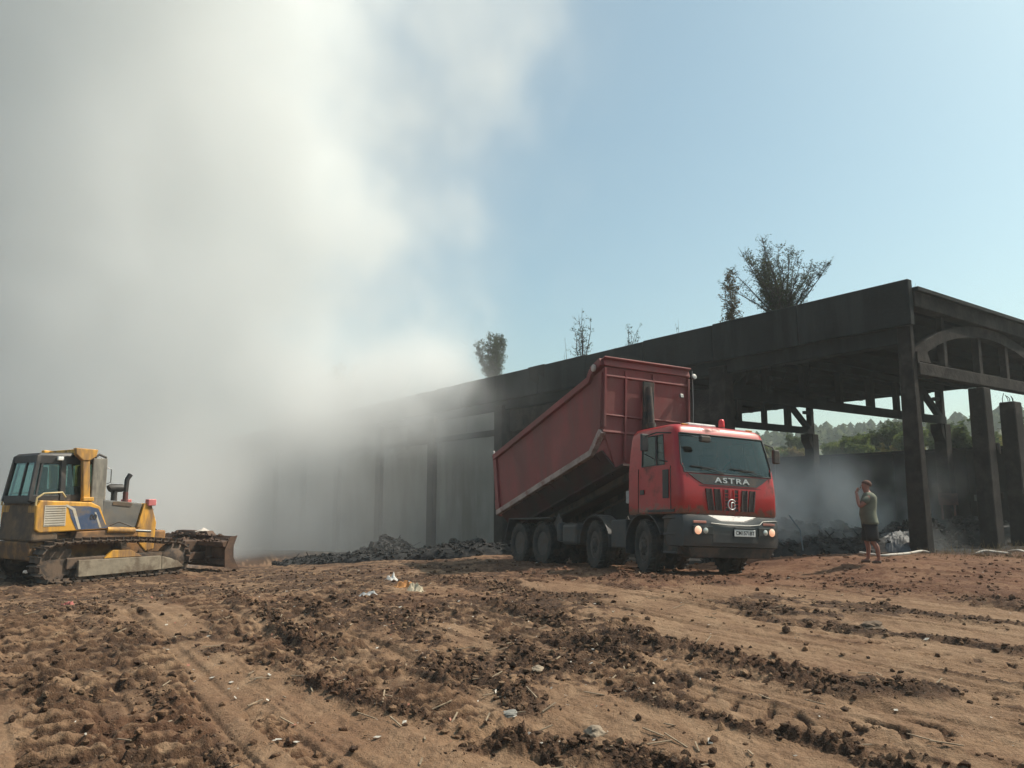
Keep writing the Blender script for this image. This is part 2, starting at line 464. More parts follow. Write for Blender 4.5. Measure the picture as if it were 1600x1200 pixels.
# ---------------------------------------------------------------- the muddy yard
def ground_pt(px, py, z=0.03):
    d = px_dir(px, py); k = (z - CAM_H) / d.z
    return (d.x * k, d.y * k)

# clod ridges thrown up between the wheel ruts: surveyed centre lines, half width, height
RIDGES = [
    ([(780, 950), (860, 972), (930, 985), (1060, 1012), (1190, 1045), (1330, 1078), (1440, 1076)], 0.19, 0.10),
    ([(850, 985), (930, 1010), (1010, 1040)], 0.14, 0.06),
    ([(960, 1075), (1110, 1115), (1250, 1150), (1390, 1190), (1480, 1215)], 0.085, 0.07),
    ([(1120, 945), (1240, 975), (1350, 992), (1600, 1020), (1700, 1034)], 0.10, 0.06),
    ([(1160, 948), (1230, 962), (1300, 968)], 0.16, 0.06),
    ([(1310, 948), (1400, 962), (1490, 975), (1600, 988)], 0.12, 0.05),
    ([(1575, 1040), (1640, 1052)], 0.12, 0.06),
    ([(360, 930), (410, 960), (460, 992), (520, 1015)], 0.16, 0.09),
    ([(460, 938), (490, 958), (525, 984)], 0.16, 0.12),
    ([(395, 1052), (440, 1060), (500, 1068), (540, 1085), (620, 1105), (700, 1130), (800, 1158)], 0.12, 0.08),
    ([(660, 1030), (740, 1060), (790, 1075), (850, 1120)], 0.16, 0.07),
    ([(820, 1150), (900, 1165), (980, 1180), (1060, 1205)], 0.17, 0.08),
    ([(700, 1165), (800, 1150), (860, 1140)], 0.10, 0.06),
    ([(215, 1060), (260, 1100), (300, 1140), (350, 1200), (380, 1240)], 0.10, 0.08),
    ([(0, 1052), (45, 1068), (80, 1100)], 0.14, 0.07),
    ([(120, 940), (150, 958), (200, 985), (240, 1010)], 0.16, 0.05),
    ([(340, 1020), (380, 1010), (440, 1030)], 0.2, 0.06),
    ([(780, 1000), (860, 1035), (920, 1050)], 0.18, 0.09),
    ([(1180, 895), (1260, 915), (1370, 925), (1500, 940), (1600, 955)], 0.28, 0.09),
    ([(960, 905), (1040, 912), (1130, 918)], 0.3, 0.09),
    ([(700, 905), (760, 920), (840, 938), (930, 940)], 0.25, 0.07),
]
SMOOTH = [  # flat, dry, driven-over patches: centre line, half width
    ([(300, 1015), (340, 1060), (420, 1100), (520, 1150), (640, 1200)], 0.42),
    ([(420, 1075), (560, 1130), (740, 1190)], 0.25),
    ([(170, 935), (220, 955), (250, 985)], 0.5),
    ([(0, 1110), (20, 1150), (40, 1220)], 0.30),
    ([(860, 920), (1000, 940), (1150, 925)], 0.55),
    ([(1050, 950), (1180, 1000), (1330, 1030), (1600, 1060)], 0.55),
    ([(1250, 935), (1400, 945), (1600, 975)], 0.45),
    ([(1420, 1000), (1600, 1000)], 0.5),
    ([(900, 1095), (1050, 1130), (1200, 1180), (1260, 1210)], 0.35),
    ([(1150, 1075), (1250, 1110), (1400, 1150), (1600, 1190)], 0.34),
    ([(1450, 1090), (1650, 1130)], 0.4),
    ([(700, 985), (800, 1010)], 0.25),
]
PRINTS = [  # tracks left by the crawler: centre line, half width, bar pitch
    ([(35, 960), (90, 1030), (140, 1100), (170, 1200), (185, 1280)], 0.43, 0.30),
    ([(290, 930), (360, 975), (430, 1030)], 0.27, 0.34),
    ([(640, 915), (760, 915), (900, 905)], 0.30, 0.4),
    ([(190, 960), (240, 1050), (262, 1130), (270, 1260)], 0.26, 0.28),
    ([(560, 905), (500, 935), (440, 960)], 0.3, 0.4),
    ([(730, 960), (860, 1010), (1000, 1062)], 0.16, 0.26),
    ([(520, 1000), (620, 1060), (740, 1120)], 0.25, 0.24),
    ([(400, 1110), (470, 1160), (520, 1200)], 0.10, 0.14),
]
LUGS = [  # tyre lugs
    ([(990, 1050), (1100, 1090), (1220, 1120), (1350, 1135), (1480, 1130)], 0.24, 0.30),
    ([(1080, 940), (1200, 970), (1400, 1010), (1600, 1045)], 0.2, 0.3),
]
def _world(pl): return [ground_pt(*p) for p in pl]
def seg_dist(x, y, pl):
    """distance to a polyline, and arc length along it"""
    best = np.full(x.shape, 1e9); along = np.zeros(x.shape); acc = 0
    for (ax, ay), (bx, by) in zip(pl[:-1], pl[1:]):
        dx, dy = bx - ax, by - ay; L = math.hypot(dx, dy)
        k = np.clip(((x - ax) * dx + (y - ay) * dy) / (L * L), 0, 1)
        d = np.hypot(x - ax - dx * k, y - ay - dy * k)
        b = d < best; best = np.where(b, d, best); along = np.where(b, acc + k * L, along); acc += L
    return best, along

def yard_detail(x, y):
    """height over the broad shape, dampness 0..1, redness 0..1"""
    r = np.hypot(x, y)
    s = (x - HC.x) * HD.x + (y - HC.y) * HD.y
    t = (x - HC.x) * HE.x + (y - HC.y) * HE.y
    wx = x + 0.16 * noise2(x * 1.3, y * 1.3, 21) + 0.05 * noise2(x * 5, y * 5, 22)
    wy = y + 0.16 * noise2(x * 1.3, y * 1.3, 23) + 0.05 * noise2(x * 5, y * 5, 24)
    lod = lambda f: 1 - sstep(0.4, 1.2, f * r * 0.0032)       # fade what the grid cannot carry
    # smooth mask
    sm = np.zeros(x.shape)
    for pl, w in SMOOTH:
        d, _ = seg_dist(wx, wy, _world(pl)); sm = np.maximum(sm, 1 - sstep(w * 0.75, w * 1.6, d))
    # broken ground: streaks along the ruts, more of it in the middle of the yard
    str_ = fbm(t * 1.25, s * 0.22, 4, 31)
    blot = fbm(x * 0.7, y * 0.7, 4, 33)
    rough = sstep(-0.28, 0.22, str_ * 0.9 + blot * 0.7 + 0.30 * np.exp(-((x + 1.8) / 3.2) ** 2) - 0.26 * sstep(1.5, 4.0, x) + 0.45 * sstep(10.5, 14, r) + .12)
    rough = rough * (1 - 0.93 * sm)
    rough = np.where(x < -20, 0.6, rough)
    h = 0.035 * fbm(t * 0.9, s * 0.16, 3, 41) * (1 - .5 * sm) + 0.012 * fbm(x * 0.8, y * 0.8, 3, 43)
    # ruts
    h = h + 0.030 * noise2(t * 2.6, s * 0.25, 45) * (1 - .55 * sm)
    n1 = noise2(x * 6.5, y * 6.5, 51); n2 = noise2(x * 15, y * 15, 53); n3 = noise2(x * 34, y * 34, 55)
    bill = 0.22 * np.abs(n1) * lod(6.5) + 0.34 * np.abs(n2) * lod(15) + 0.26 * np.abs(n3) * lod(34)
    n0 = np.maximum(noise2(x * 2.8, y * 2.8, 50), -0.2)
    n4 = noise2(x * 26, y * 26, 57) * lod(26)
    h = h + rough * (0.105 * bill + 0.014 * n0 + .012 * np.maximum(n4, 0))
    h = h + (1 - rough) * (0.007 * n2 * lod(15) + 0.006 * n3 * lod(34) + 0.006 * n1 + 0.016 * noise2(t * 9, s * .5, 46) * lod(9) - .012 * sstep(.35, .6, noise2(t * 5, s * .3, 47)) * (.5 + n1))
    damp = 0.80 * rough * sstep(-0.25, 0.55, n1 * .8 + n2 * .5 + blot * 1.5 + str_ * .6 + 0.12 + .22 * sstep(2, -2, x))
    for pl, w, a in RIDGES:
        W_ = _world(pl); d, al = seg_dist(wx, wy, W_)
        wv = w * (1 + 0.35 * noise2(al * 1.7, al * 0 + 3.3, 61) + .25 * n1 * lod(6.5))
        k = np.exp(-(d / np.maximum(wv, .02)) ** 2)
        gap = sstep(-0.55, -0.1, noise2(al * 0.9, al * 0 + w * 40, 63))
        h = h + a * gap * k * (0.40 + 1.2 * bill)
        # a furrow beside each ridge
        h = h - 0.30 * a * np.exp(-((d - w * 2.1) / (w * .8)) ** 2) * (1 - sm * .5)
        damp = np.maximum(damp, gap * np.clip(k * 1.5, 0, 1))
    for pl, w, pitch in PRINTS:
        d, al = seg_dist(x, y, _world(pl)); m_ = 1 - sstep(w * .82, w * 1.1, d)
        brk = sstep(-.45, .1, noise2(x * 1.6, y * 1.6, 71)) * lod(1 / pitch * 1.2)
        sgn = sstep(0.15, 0.75, np.cos((al + .2 * d) * 2 * np.pi / pitch + 0.35 * n1))
        h = h * (1 - .82 * m_) - 0.03 * m_ + (0.060 * sgn * brk) * m_ * (1 + .35 * n2) + m_ * .012 * n2 * lod(15)
        damp = damp * (1 - .6 * m_) + m_ * (.10 + brk * (1 - sgn) * .95)
    for pl, w, pitch in LUGS:
        d, al = seg_dist(x, y, _world(pl)); m_ = (1 - sstep(w * .8, w * 1.15, d)) * sstep(-.7, -.2, noise2(x * 1.1 + 4, y * 1.1, 73))
        c = sstep(0.55, 0.95, np.cos((al + d * .55) * 2 * np.pi / pitch + .4 * n1))
        h = h - 0.045 * c * m_ * lod(1 / pitch * 1.5); damp = np.maximum(damp, c * m_ * .85)
    # thin ruts and drag lines running with the traffic
    ln = noise2(t * 6.0 + .5 * noise2(s * .35, t, 64), s * 0.16, 65); l2 = noise2(t * 13.0 + .4 * noise2(s * .5, t, 66), s * 0.3, 67)
    lm_ = (sstep(.36, .56, ln) * .85 + sstep(.48, .66, l2) * .6) * (1 - .35 * sm) * lod(9) * sstep(-.5, .2, noise2(s * .8, t * .8, 68))
    h = h + lm_ * (.020 + .07 * bill); damp = np.maximum(damp, lm_ * (.70 + .4 * n1))
    h = h - .028 * sstep(.30, .5, -ln) * (1 - .3 * sm)
    red = sstep(11.5, 15, r) * sstep(-3, 4, x) * 0.9 + 0.35 * sstep(0.1, 0.5, fbm(x * .5, y * .5, 3, 81))
    # burnt black ground under and in front of the hall
    burn = np.maximum(sstep(-1.2, 0.4, t + 0.7 * noise2(s * .5, t * .5, 85) - 0.2), sstep(5, 8, s) * sstep(-5.8, -4.6, t + .7 * noise2(s * .5, t * .5, 86)))
    burn = burn * sstep(-2.5, 0, s)
    return h, np.clip(damp, 0, 1), np.clip(red, 0, 1), burn

def ground_z(x, y):
    xa = np.array([float(x)]); ya = np.array([float(y)])
    return float(yard_z(xa, ya)[0] + yard_detail(xa, ya)[0][0])

def mud_mat():
    m = bpy.data.materials.new('yard_mud'); m.use_nodes = True; t = m.node_tree; t.nodes.clear(); w = NT(t)
    out = w.n('ShaderNodeOutputMaterial'); p = w.n('ShaderNodeBsdfPrincipled'); t.links.new(p.outputs[0], out.inputs[0])
    tc = w.n('ShaderNodeTexCoord').outputs['Object']
    at = lambda nm: w.n('ShaderNodeAttribute', attribute_name=nm).outputs['Fac']
    n1 = w.noise(1.1, 6, 0.62, tc); n2 = w.noise(9.0, 6, 0.68, tc); n3 = w.noise(60.0, 4, 0.6, tc)
    mp = w.n('ShaderNodeMapping', {'Vector': tc}); mp.inputs['Rotation'].default_value = (0, 0, HA); mp.inputs['Scale'].default_value = (2.4, .35, 1)
    n4 = w.noise(1.6, 6, 0.6, mp.outputs[0])
    dry = w.mix(w.ss(n1, .3, .7), MUD_DRY[0], MUD_DRY[1])
    dry = w.mix(w.ss(n4, .45, .62, 0, .65), dry, MUD_DRY[2])
    mp2 = w.n('ShaderNodeMapping', {'Vector': tc}); mp2.inputs['Rotation'].default_value = (0, 0, HA + .08); mp2.inputs['Scale'].default_value = (9, .5, 1)
    n6 = w.noise(1.4, 6, 0.7, mp2.outputs[0])
    dry = w.mix(w.ss(n6, .52, .72, 0, .55), dry, MUD_DRY[3])
    dry = w.mix(w.ss(n2, .42, .72, 0, .5), dry, MUD_DRY[3])
    wet = w.mix(w.ss(n2, .35, .65), MUD_WET[0], MUD_WET[1])
    d = at('damp')
    f = w.m('ADD', d, w.m('MULTIPLY', w.m('SUBTRACT', n2, .5), .7))
    c = w.mix(w.ss(f, .12, .62), dry, wet)
    c = w.mix(w.m('MULTIPLY', at('red'), w.ss(n1, .2, .8, .45, .9)), c, (0.145, 0.062, 0.033))
    spk = w.ss(n3, .60, .72, 0, .35)
    c = w.mix(spk, c, (0.42, 0.34, 0.25))
    c = w.mix(at('burn'), c, w.mix(n2, (0.012, 0.012, 0.013), (0.05, 0.046, 0.044)))
    t.links.new(c, p.inputs['Base Color']); p.inputs['Roughness'].default_value = 0.93; p.inputs['Specular IOR Level'].default_value = 0.25
    n5 = w.noise(26.0, 5, 0.72, tc)
    hh = w.m('ADD', w.m('MULTIPLY', n2, .45), w.m('ADD', w.m('MULTIPLY', n3, .28), w.m('MULTIPLY', n5, .45)))
    b = w.n('ShaderNodeBump', {'Height': hh}); b.inputs['Distance'].default_value = 0.05; b.inputs['Strength'].default_value = 1.0
    t.links.new(b.outputs[0], p.inputs['Normal'])
    MATS['yard_mud'] = m
    return m
MUD_DRY = [(0.250, 0.152, 0.088), (0.190, 0.110, 0.064), (0.300, 0.196, 0.120), (0.125, 0.070, 0.040)]
MUD_WET = [(0.040, 0.022, 0.014), (0.115, 0.063, 0.036)]

def build_yard():
    nf, nc = 740, 96
    af = np.linspace(-48, 48, nf); ac = np.linspace(48, 312, nc + 1)[1:-1]
    ang = np.radians(np.concatenate([af, ac])); na = len(ang)
    rad = np.concatenate([np.geomspace(.35, 2.1, 9)[:-1], np.geomspace(2.1, 30, 740), np.geomspace(30, 1500, 36)[1:]])
    nr = len(rad)
    A, Rr = np.meshgrid(ang, rad)
    x = (np.sin(A) * Rr).ravel(); y = (np.cos(A) * Rr).ravel()
    h, damp, red, burn = yard_detail(x, y)
    r = np.hypot(x, y); fade = 1 - sstep(28, 40, r)
    z = yard_z(x, y) + h * fade
    far = sstep(60, 120, r)
    z = z * (1 - far) + (-1.5) * far
    co = np.stack([x, y, z], 1)
    co = np.vstack([co, [[0, 0, float(z[:na].mean())]]])
    i = np.arange(nr - 1)[:, None]; j = np.arange(na)[None, :]; j2 = (j + 1) % na
    q = np.stack([(i * na + j), (i * na + j2), ((i + 1) * na + j2), ((i + 1) * na + j)], -1).reshape(-1, 4)[:, ::-1]
    c0 = len(co) - 1
    jj = np.arange(na)
    fan = np.stack([np.full(na, c0), jj, (jj + 1) % na, (jj + 1) % na], 1)
    m = mud_mat()
    o = from_arrays('ground', co, q, m, True, attrs={'damp': np.append(damp, 0.2), 'red': np.append(red, 0), 'burn': np.append(burn, 0)})
    tag(o, kind='structure')
    return o
GROUND = build_yard()

# ---------------------------------------------------------------- loose clods and stones
def ico(sub):
    bm = bmesh.new(); bmesh.ops.create_icosphere(bm, subdivisions=sub, radius=1.0)
    v = np.array([x.co[:] for x in bm.verts]); f = np.array([[x.index for x in fc.verts] for fc in bm.faces]); bm.free(); return v, f
ICO = {1: ico(1), 2: ico(2)}
def scatter(name, pts, sizes, m, seed=0, flat=0.75, near=7.0, sink=0.3, jag=0.42, attrs=None):
    rs = np.random.RandomState(seed); cos = []; fs = []; off = 0; at = {k: [] for k in (attrs or {})}
    pts = np.asarray(pts)
    for lv in (1, 2):
        dist = np.hypot(pts[:, 0], pts[:, 1])
        sel = np.where((sizes / dist > 0.0085) if lv == 2 else (sizes / dist <= 0.0085))[0]
        if not len(sel): continue
        bv, bf = ICO[lv]; n = len(sel); k = len(bv)
        d = rs.uniform(1 - jag, 1 + jag, (n, k))
        a = rs.uniform(0, 2 * np.pi, n)
        sc = np.stack([rs.uniform(.7, 1.35, n), rs.uniform(.6, 1.1, n), rs.uniform(flat * .7, flat * 1.2, n)], 1)
        v = bv[None] * d[..., None] * sc[:, None, :] * sizes[sel][:, None, None]
        ca, sa = np.cos(a)[:, None], np.sin(a)[:, None]
        vx = v[..., 0] * ca - v[..., 1] * sa; vy = v[..., 0] * sa + v[..., 1] * ca
        p = pts[sel]
        w = np.stack([vx + p[:, 0:1], vy + p[:, 1:2], v[..., 2] + p[:, 2:3] + (sizes[sel] * flat * (1 - 2 * sink))[:, None]], -1)
        cos.append(w.reshape(-1, 3)); fs.append((bf[None] + (off + np.arange(n) * k)[:, None, None]).reshape(-1, 3)); off += n * k
        for kk, arr in (attrs or {}).items(): at[kk].append(np.repeat(arr[sel], k))
    return from_arrays(name, np.vstack(cos), np.vstack(fs), m, False, attrs={k: np.concatenate(v) for k, v in at.items()} if attrs else None)

def clods():
    rs = np.random.RandomState(4); P = []
    for pl, w, a in RIDGES:
        W_ = _world(pl); L = sum(math.dist(p, q) for p, q in zip(W_[:-1], W_[1:]))
        n = int(L * 210 * (w / 0.2) ** .9)
        seg = np.array([math.dist(p, q) for p, q in zip(W_[:-1], W_[1:])]); cs = np.concatenate([[0], np.cumsum(seg)])
        u = rs.uniform(0, L, n); k = np.clip(np.searchsorted(cs, u) - 1, 0, len(seg) - 1); f = (u - cs[k]) / seg[k]
        Wn = np.array(W_); p = Wn[k] + (Wn[k + 1] - Wn[k]) * f[:, None]
        p = p + rs.normal(0, w * .62, p.shape)
        gap = noise2(u * 0.9, u * 0 + w * 40, 63) > -0.4
        p = p[gap]; sz = 0.005 + 0.034 * rs.power(.16, len(p)) * min(1, w / .16)
        P.append(np.column_stack([p, sz, rs.uniform(.25, .95, len(p))]))
    n = 60000                                                    # strewn over the broken ground
    r = np.exp(rs.uniform(math.log(3.6), math.log(24), n)); a = np.radians(rs.uniform(-40, 40, n))
    x, y = np.sin(a) * r, np.cos(a) * r
    _, dm, _, _ = yard_detail(x, y)
    k = rs.uniform(0, 1, n) < (0.02 + dm * 1.25)
    x, y = x[k], y[k]; P.append(np.column_stack([x, y, 0.004 + 0.026 * rs.power(.15, len(x)) * (1 + np.hypot(x, y) * .05), rs.uniform(.0, .9, len(x))]))
    P = np.vstack(P)
    x, y = P[:, 0], P[:, 1]; h, _, red, burn = yard_detail(x, y); z = yard_z(x, y) + h
    o = scatter('mud_clods', np.column_stack([x, y, z]), P[:, 2], MATS['yard_mud'], 7, attrs={'damp': P[:, 3] * 1.0, 'red': red, 'burn': burn})
    tag(o, 'loose clods of dark damp earth along the ruts', 'clods', kind='stuff')
    return len(P)
clods()
# ---------------------------------------------------------------- red four-axle tipper truck
def glass_mat(name='cab_glass', tint=(0.45, 0.68, 0.68), thin=0.5):
    if name in MATS: return MATS[name]
    m = bpy.data.materials.new(name); m.use_nodes = True; t = m.node_tree; t.nodes.clear(); w = NT(t)
    out = w.n('ShaderNodeOutputMaterial'); tr = w.n('ShaderNodeBsdfTransparent'); gl = w.n('ShaderNodeBsdfGlossy'); mx = w.n('ShaderNodeMixShader')
    tr.inputs[0].default_value = (*[c * thin for c in tint], 1); gl.inputs['Roughness'].default_value = 0.03; gl.inputs[0].default_value = (0.80, 1, 0.98, 1)
    df = w.n('ShaderNodeBsdfDiffuse'); df.inputs[0].default_value = (0.30, 0.27, 0.23, 1)
    fr = w.n('ShaderNodeFresnel'); fr.inputs[0].default_value = 1.52
    f2 = w.m('MINIMUM', w.m('MULTIPLY', fr.outputs[0], 1.35), 1.0)
    t.links.new(f2, mx.inputs[0]); t.links.new(tr.outputs[0], mx.inputs[1]); t.links.new(gl.outputs[0], mx.inputs[2])
    m2 = w.n('ShaderNodeMixShader'); tc = w.n('ShaderNodeTexCoord').outputs['Object']
    t.links.new(w.ss(w.noise(2.2, 6, .65, tc), .42, .8, 0.01, .07), m2.inputs[0]); t.links.new(mx.outputs[0], m2.inputs[1]); t.links.new(df.outputs[0], m2.inputs[2])
    t.links.new(m2.outputs[0], out.inputs['Surface']); MATS[name] = m
    return m

def text_mesh(txt, size, depth, name, m, parent, M, spacing=1.0, align='CENTER', xscale=1.0):
    cu = bpy.data.curves.new(name, 'FONT'); cu.body = txt; cu.size = size; cu.extrude = depth; cu.align_x = align; cu.align_y = 'CENTER'
    cu.space_character = spacing; cu.offset = size * 0.018
    tmp = bpy.data.objects.new(name + '_tmp', cu); COL.objects.link(tmp)
    dg = bpy.context.evaluated_depsgraph_get(); me = bpy.data.meshes.new_from_object(tmp.evaluated_get(dg))
    bpy.data.objects.remove(tmp); bpy.data.curves.remove(cu)
    me.name = name
    for v in me.vertices: v.co.x *= xscale
    me.materials.clear(); me.materials.append(m)
    o = bpy.data.objects.new(name, me); COL.objects.link(o); o.parent = parent; o.matrix_local = M
    return o

def make_wheel(parent, loc, side, dual, r, width, mt, mr, first={}):
    """side: -1 / +1 = which way the outer face looks (local y)"""
    key = (dual, side)
    W = empty('wheel', loc, 0, parent)
    if key in first:
        for p in first[key]: share(p, p.name.split('.')[0], W, Matrix.Identity(4))
        return W
    ps = []; ax = (0, side, 0)
    def tyre(o):
        mb = MB(); h = width / 2
        prof = [(r * .56, -h * .8), (r * .64, -h * .98), (r * .80, -h * 1.02), (r * .93, -h * .95), (r * .965, -h * .78), (r * .97, -h * .3), (r * .95, -h * .27), (r * .95, -h * .20), (r * .97, -h * .17),
                (r * .97, h * .17), (r * .95, h * .20), (r * .95, h * .27), (r * .97, h * .3), (r * .965, h * .78), (r * .93, h * .95), (r * .80, h * 1.02), (r * .64, h * .98), (r * .56, h * .8)]
        mb.lathe(prof, (0, o * side, 0), ax, 36, close=True)
        for k in range(26):
            for s2 in (-1, 1):
                a = 2 * math.pi * (k + .25 * s2) / 26; da = .06
                c0 = Vector((math.cos(a), 0, math.sin(a))); c1 = Vector((math.cos(a + .06), 0, math.sin(a + .06)))
                y0 = o * side + s2 * h * .95; y1 = o * side + s2 * h * .34
                mb.bar(c0 * r * .975 + Vector((0, y0, 0)), c1 * r * .985 + Vector((0, y1, 0)), .07, .03, up=c0)
        return mb
    t0 = tyre(0)
    if dual: t1 = tyre(-width - .04); t0.add(t1.v, t1.f)
    ps.append(t0.build('tyre', mt, W, smooth=30))
    mb = MB(); h = width / 2
    if dual: mb.lathe([(r * .56, h * .7), (r * .54, h * .72), (r * .47, h * .3), (r * .45, -h * .6), (r * .26, -h * .7), (r * .22, h * .1), (r * .17, h * .25), (.01, h * .25)], (0, 0, 0), ax, 28)
    else: mb.lathe([(r * .57, h * .78), (r * .54, h * .84), (r * .48, h * .35), (r * .36, h * .55), (r * .24, h * .95), (r * .19, h * 1.0), (r * .16, h * 1.25), (.01, h * 1.3)], (0, 0, 0), ax, 28)
    for k in range(10):
        a = 2 * math.pi * k / 10
        yy = (-h * .62 if dual else h * .62)
        mb.lathe([(.022, 0), (.022, .05), (.01, .055)], (math.cos(a) * r * .31, yy * side, math.sin(a) * r * .31), ax, 6)
    ps.append(mb.build('rim', mr, W, smooth=35))
    first[key] = ps
    return W

def build_truck():
    red = mat('truck_red', (0.40, 0.010, 0.012), 0.36, var=0.14, scale=1.6, dirt=(0.11, 0.035, 0.03), dirt_amt=0.28, dirt_scale=1.6, coat=0.15, mud=(1.1, 1.7))
    bedred = mat('bed_red', (0.21, 0.022, 0.022), 0.55, var=0.22, scale=0.9, dirt=(0.19, 0.07, 0.062), dirt_amt=0.5, dirt_scale=0.9, streak=True, bump=0.004, bump_scale=5)
    under = mat('shaded_dirty_underside', (0.06, 0.016, 0.015), 0.8, var=.3, dirt=(.035, .024, .02), dirt_amt=.55, dirt_scale=1.5)  # body red darkened for the shade underneath, plus patches of dirt
    rail = mat('pale_rail', (0.33, 0.25, 0.22), 0.6, var=0.3, scale=2.5, dirt=(0.2, 0.08, 0.07), dirt_amt=0.3, dirt_scale=3)  # lower rail, paler than the body walls, with reddish patches
    black = mat('black_plastic', (0.022, 0.023, 0.025), 0.55, var=0.3, dirt=(0.09, 0.07, 0.055), dirt_amt=0.35, dirt_scale=2.5)
    grey = mat('grey_bumper', (0.032, 0.035, 0.037), 0.45, var=0.2, scale=2, dirt=(0.075, 0.06, 0.05), dirt_amt=0.35, dirt_scale=2.4)
    chas = mat('chassis_black', (0.03, 0.029, 0.028), 0.7, var=0.35, dirt=(0.085, 0.06, 0.045), dirt_amt=0.5, dirt_scale=3)
    guard = mat('mudguard_grey', (0.045, 0.047, 0.048), 0.6, var=0.25, dirt=(0.08, 0.062, 0.05), dirt_amt=0.4, dirt_scale=3)
    rub = mat('tyre_rubber', (0.028, 0.027, 0.026), 0.9, var=0.3, scale=5, dirt=(0.06, 0.045, 0.035), dirt_amt=0.5, dirt_scale=4)
    rimm = mat('rim_steel', (0.05, 0.045, 0.04), 0.6, var=0.3, dirt=(0.07, 0.052, 0.04), dirt_amt=0.5, dirt_scale=5)
    steel = mat('bare_steel', (0.22, 0.22, 0.21), 0.5, metal=0.7, var=0.15)
    chrome = mat('badge_metal', (0.62, 0.62, 0.62), 0.3, metal=0.5, var=0.1)
    seatm = mat('cab_interior', (0.05, 0.05, 0.052), 0.85, var=0.3)
    T = empty('tipper_truck')
    n = TR_H.cross(TR_W).normalized()
    T.matrix_world = Matrix(((TR_H.x, TR_W.x, n.x, TR_O.x), (TR_H.y, TR_W.y, n.y, TR_O.y), (TR_H.z, TR_W.z, n.z, TR_O.z), (0, 0, 0, 1)))
    tag(T, 'red four axle dump truck with its dull red tipper body raised and headlights lit', 'truck')
    # ---- cab shell, lofted; window cells left open
    lv = [  # z, x front, half width, corner radius, x rear, rear inset
        (1.20, .0, 1.235, .10, -1.78, 0), (1.24, .02, 1.25, .11, -1.80, 0), (1.62, .02, 1.25, .11, -1.80, 0), (1.80, .01, 1.25, .11, -1.80, 0), (2.03, -.02, 1.248, .12, -1.80, 0),
        (2.20, -.05, 1.242, .12, -1.80, 0), (2.50, -.12, 1.215, .13, -1.795, 0), (2.84, -.20, 1.18, .14, -1.78, .01), (2.95, -.24, 1.165, .16, -1.76, .02), (3.02, -.30, 1.12, .2, -1.71, .05),
        (3.06, -.42, 1.02, .24, -1.62, .1), (3.085, -.62, .80, .26, -1.45, .2), (3.09, -.9, .5, .26, -1.3, .3)]
    xs_side = [0, .04, .285, .30, .62, .64, .80]                 # fraction from rear to corner start
    def ring(z, xf, hw, rad, xr, ins):
        P = []
        side = []
        for f in xs_side: side.append((lerp(xr, xf - rad, f), hw - (ins if f < .02 else 0)))
        arc = [(xf - rad + rad * math.sin(a), hw - rad + rad * math.cos(a)) for a in [R(k) for k in (0, 22, 45, 68, 90)]]
        fr = [(xf + .022 * (1 - (q) ** 2), q * (hw - rad)) for q in (.8, .5, .25, 0)]
        half = side + arc + fr                 # from rear y+ to front centre
        left = half; right = [(a, -b) for a, b in reversed(half[:-1])]
        return [Vector((a, b, z)) for a, b in left + right]
    rings = [ring(*l) for l in lv]
    NP = len(rings[0]); ns = len(xs_side); mid = ns + 5 + 3
    shell = MB(); panes = {'windshield': [], 'right': [], 'left': [], 'rightq': [], 'leftq': []}
    for i in range(len(rings) - 1):
        z0, z1 = lv[i][0], lv[i + 1][0]
        for j in range(NP - 1):
            jj = j if j < mid else NP - 2 - j          # mirrored cell index
            win = None
            if z0 >= 2.02 and z1 <= 2.85:
                if jj >= ns + 3 and (z0 >= 2.19 or jj >= ns + 4): win = 'windshield'
            if z0 >= 2.19 and z1 <= 2.85:
                sd_ = 'left' if j < mid else 'right'
                if jj == 3: win = sd_
                elif jj == 5: win = sd_ + 'q'
            quad = [rings[i][j], rings[i][j + 1], rings[i + 1][j + 1], rings[i + 1][j]]
            if win: panes[win].append(quad)
            else: shell.add(quad, [(0, 1, 2, 3)])
        shell.add([rings[i][NP - 1], rings[i][0], rings[i + 1][0], rings[i + 1][NP - 1]], [(0, 1, 2, 3)])
    shell.add(rings[-1], [tuple(range(NP))]); shell.add(rings[0], [tuple(reversed(range(NP)))])
    cabo = MB(); cabo.v = shell.v; cabo.f = shell.f
    co = cabo.build('cab', red, T)
    bm = bmesh.new(); bm.from_mesh(co.data); bmesh.ops.remove_doubles(bm, verts=bm.verts, dist=.0008); bmesh.ops.recalc_face_normals(bm, faces=bm.faces); bm.to_mesh(co.data); bm.free(); shade(co.data, 38)
    gl = glass_mat()
    def pane(nm, quads, inset=.012):
        mb = MB()
        for q in quads:
            c = Vector((-.9, 0, 2.4)); mb.add([p + (c - p).normalized() * inset for p in q], [(0, 1, 2, 3)])
        o = mb.build(nm, gl, T); bm = bmesh.new(); bm.from_mesh(o.data); bmesh.ops.remove_doubles(bm, verts=bm.verts, dist=.001); bmesh.ops.recalc_face_normals(bm, faces=bm.faces); bm.to_mesh(o.data); bm.free(); shade(o.data, 60)
    pane('windshield', panes['windshield'])
    for k in ('right', 'left'): pane('side_window', panes[k])
    for k in ('rightq', 'leftq'): pane('quarter_window', panes[k])
    # window seals
    def seal(pts, nm='window_seal', r=.013): MB().tube(pts + [pts[0]], r, 5, cap=False).build(nm, black, T, smooth=60)
    def wpt(i, j): return rings[i][j]
    L4, L5, L7 = 4, 5, 7
    a, b = ns + 3, ns + 4
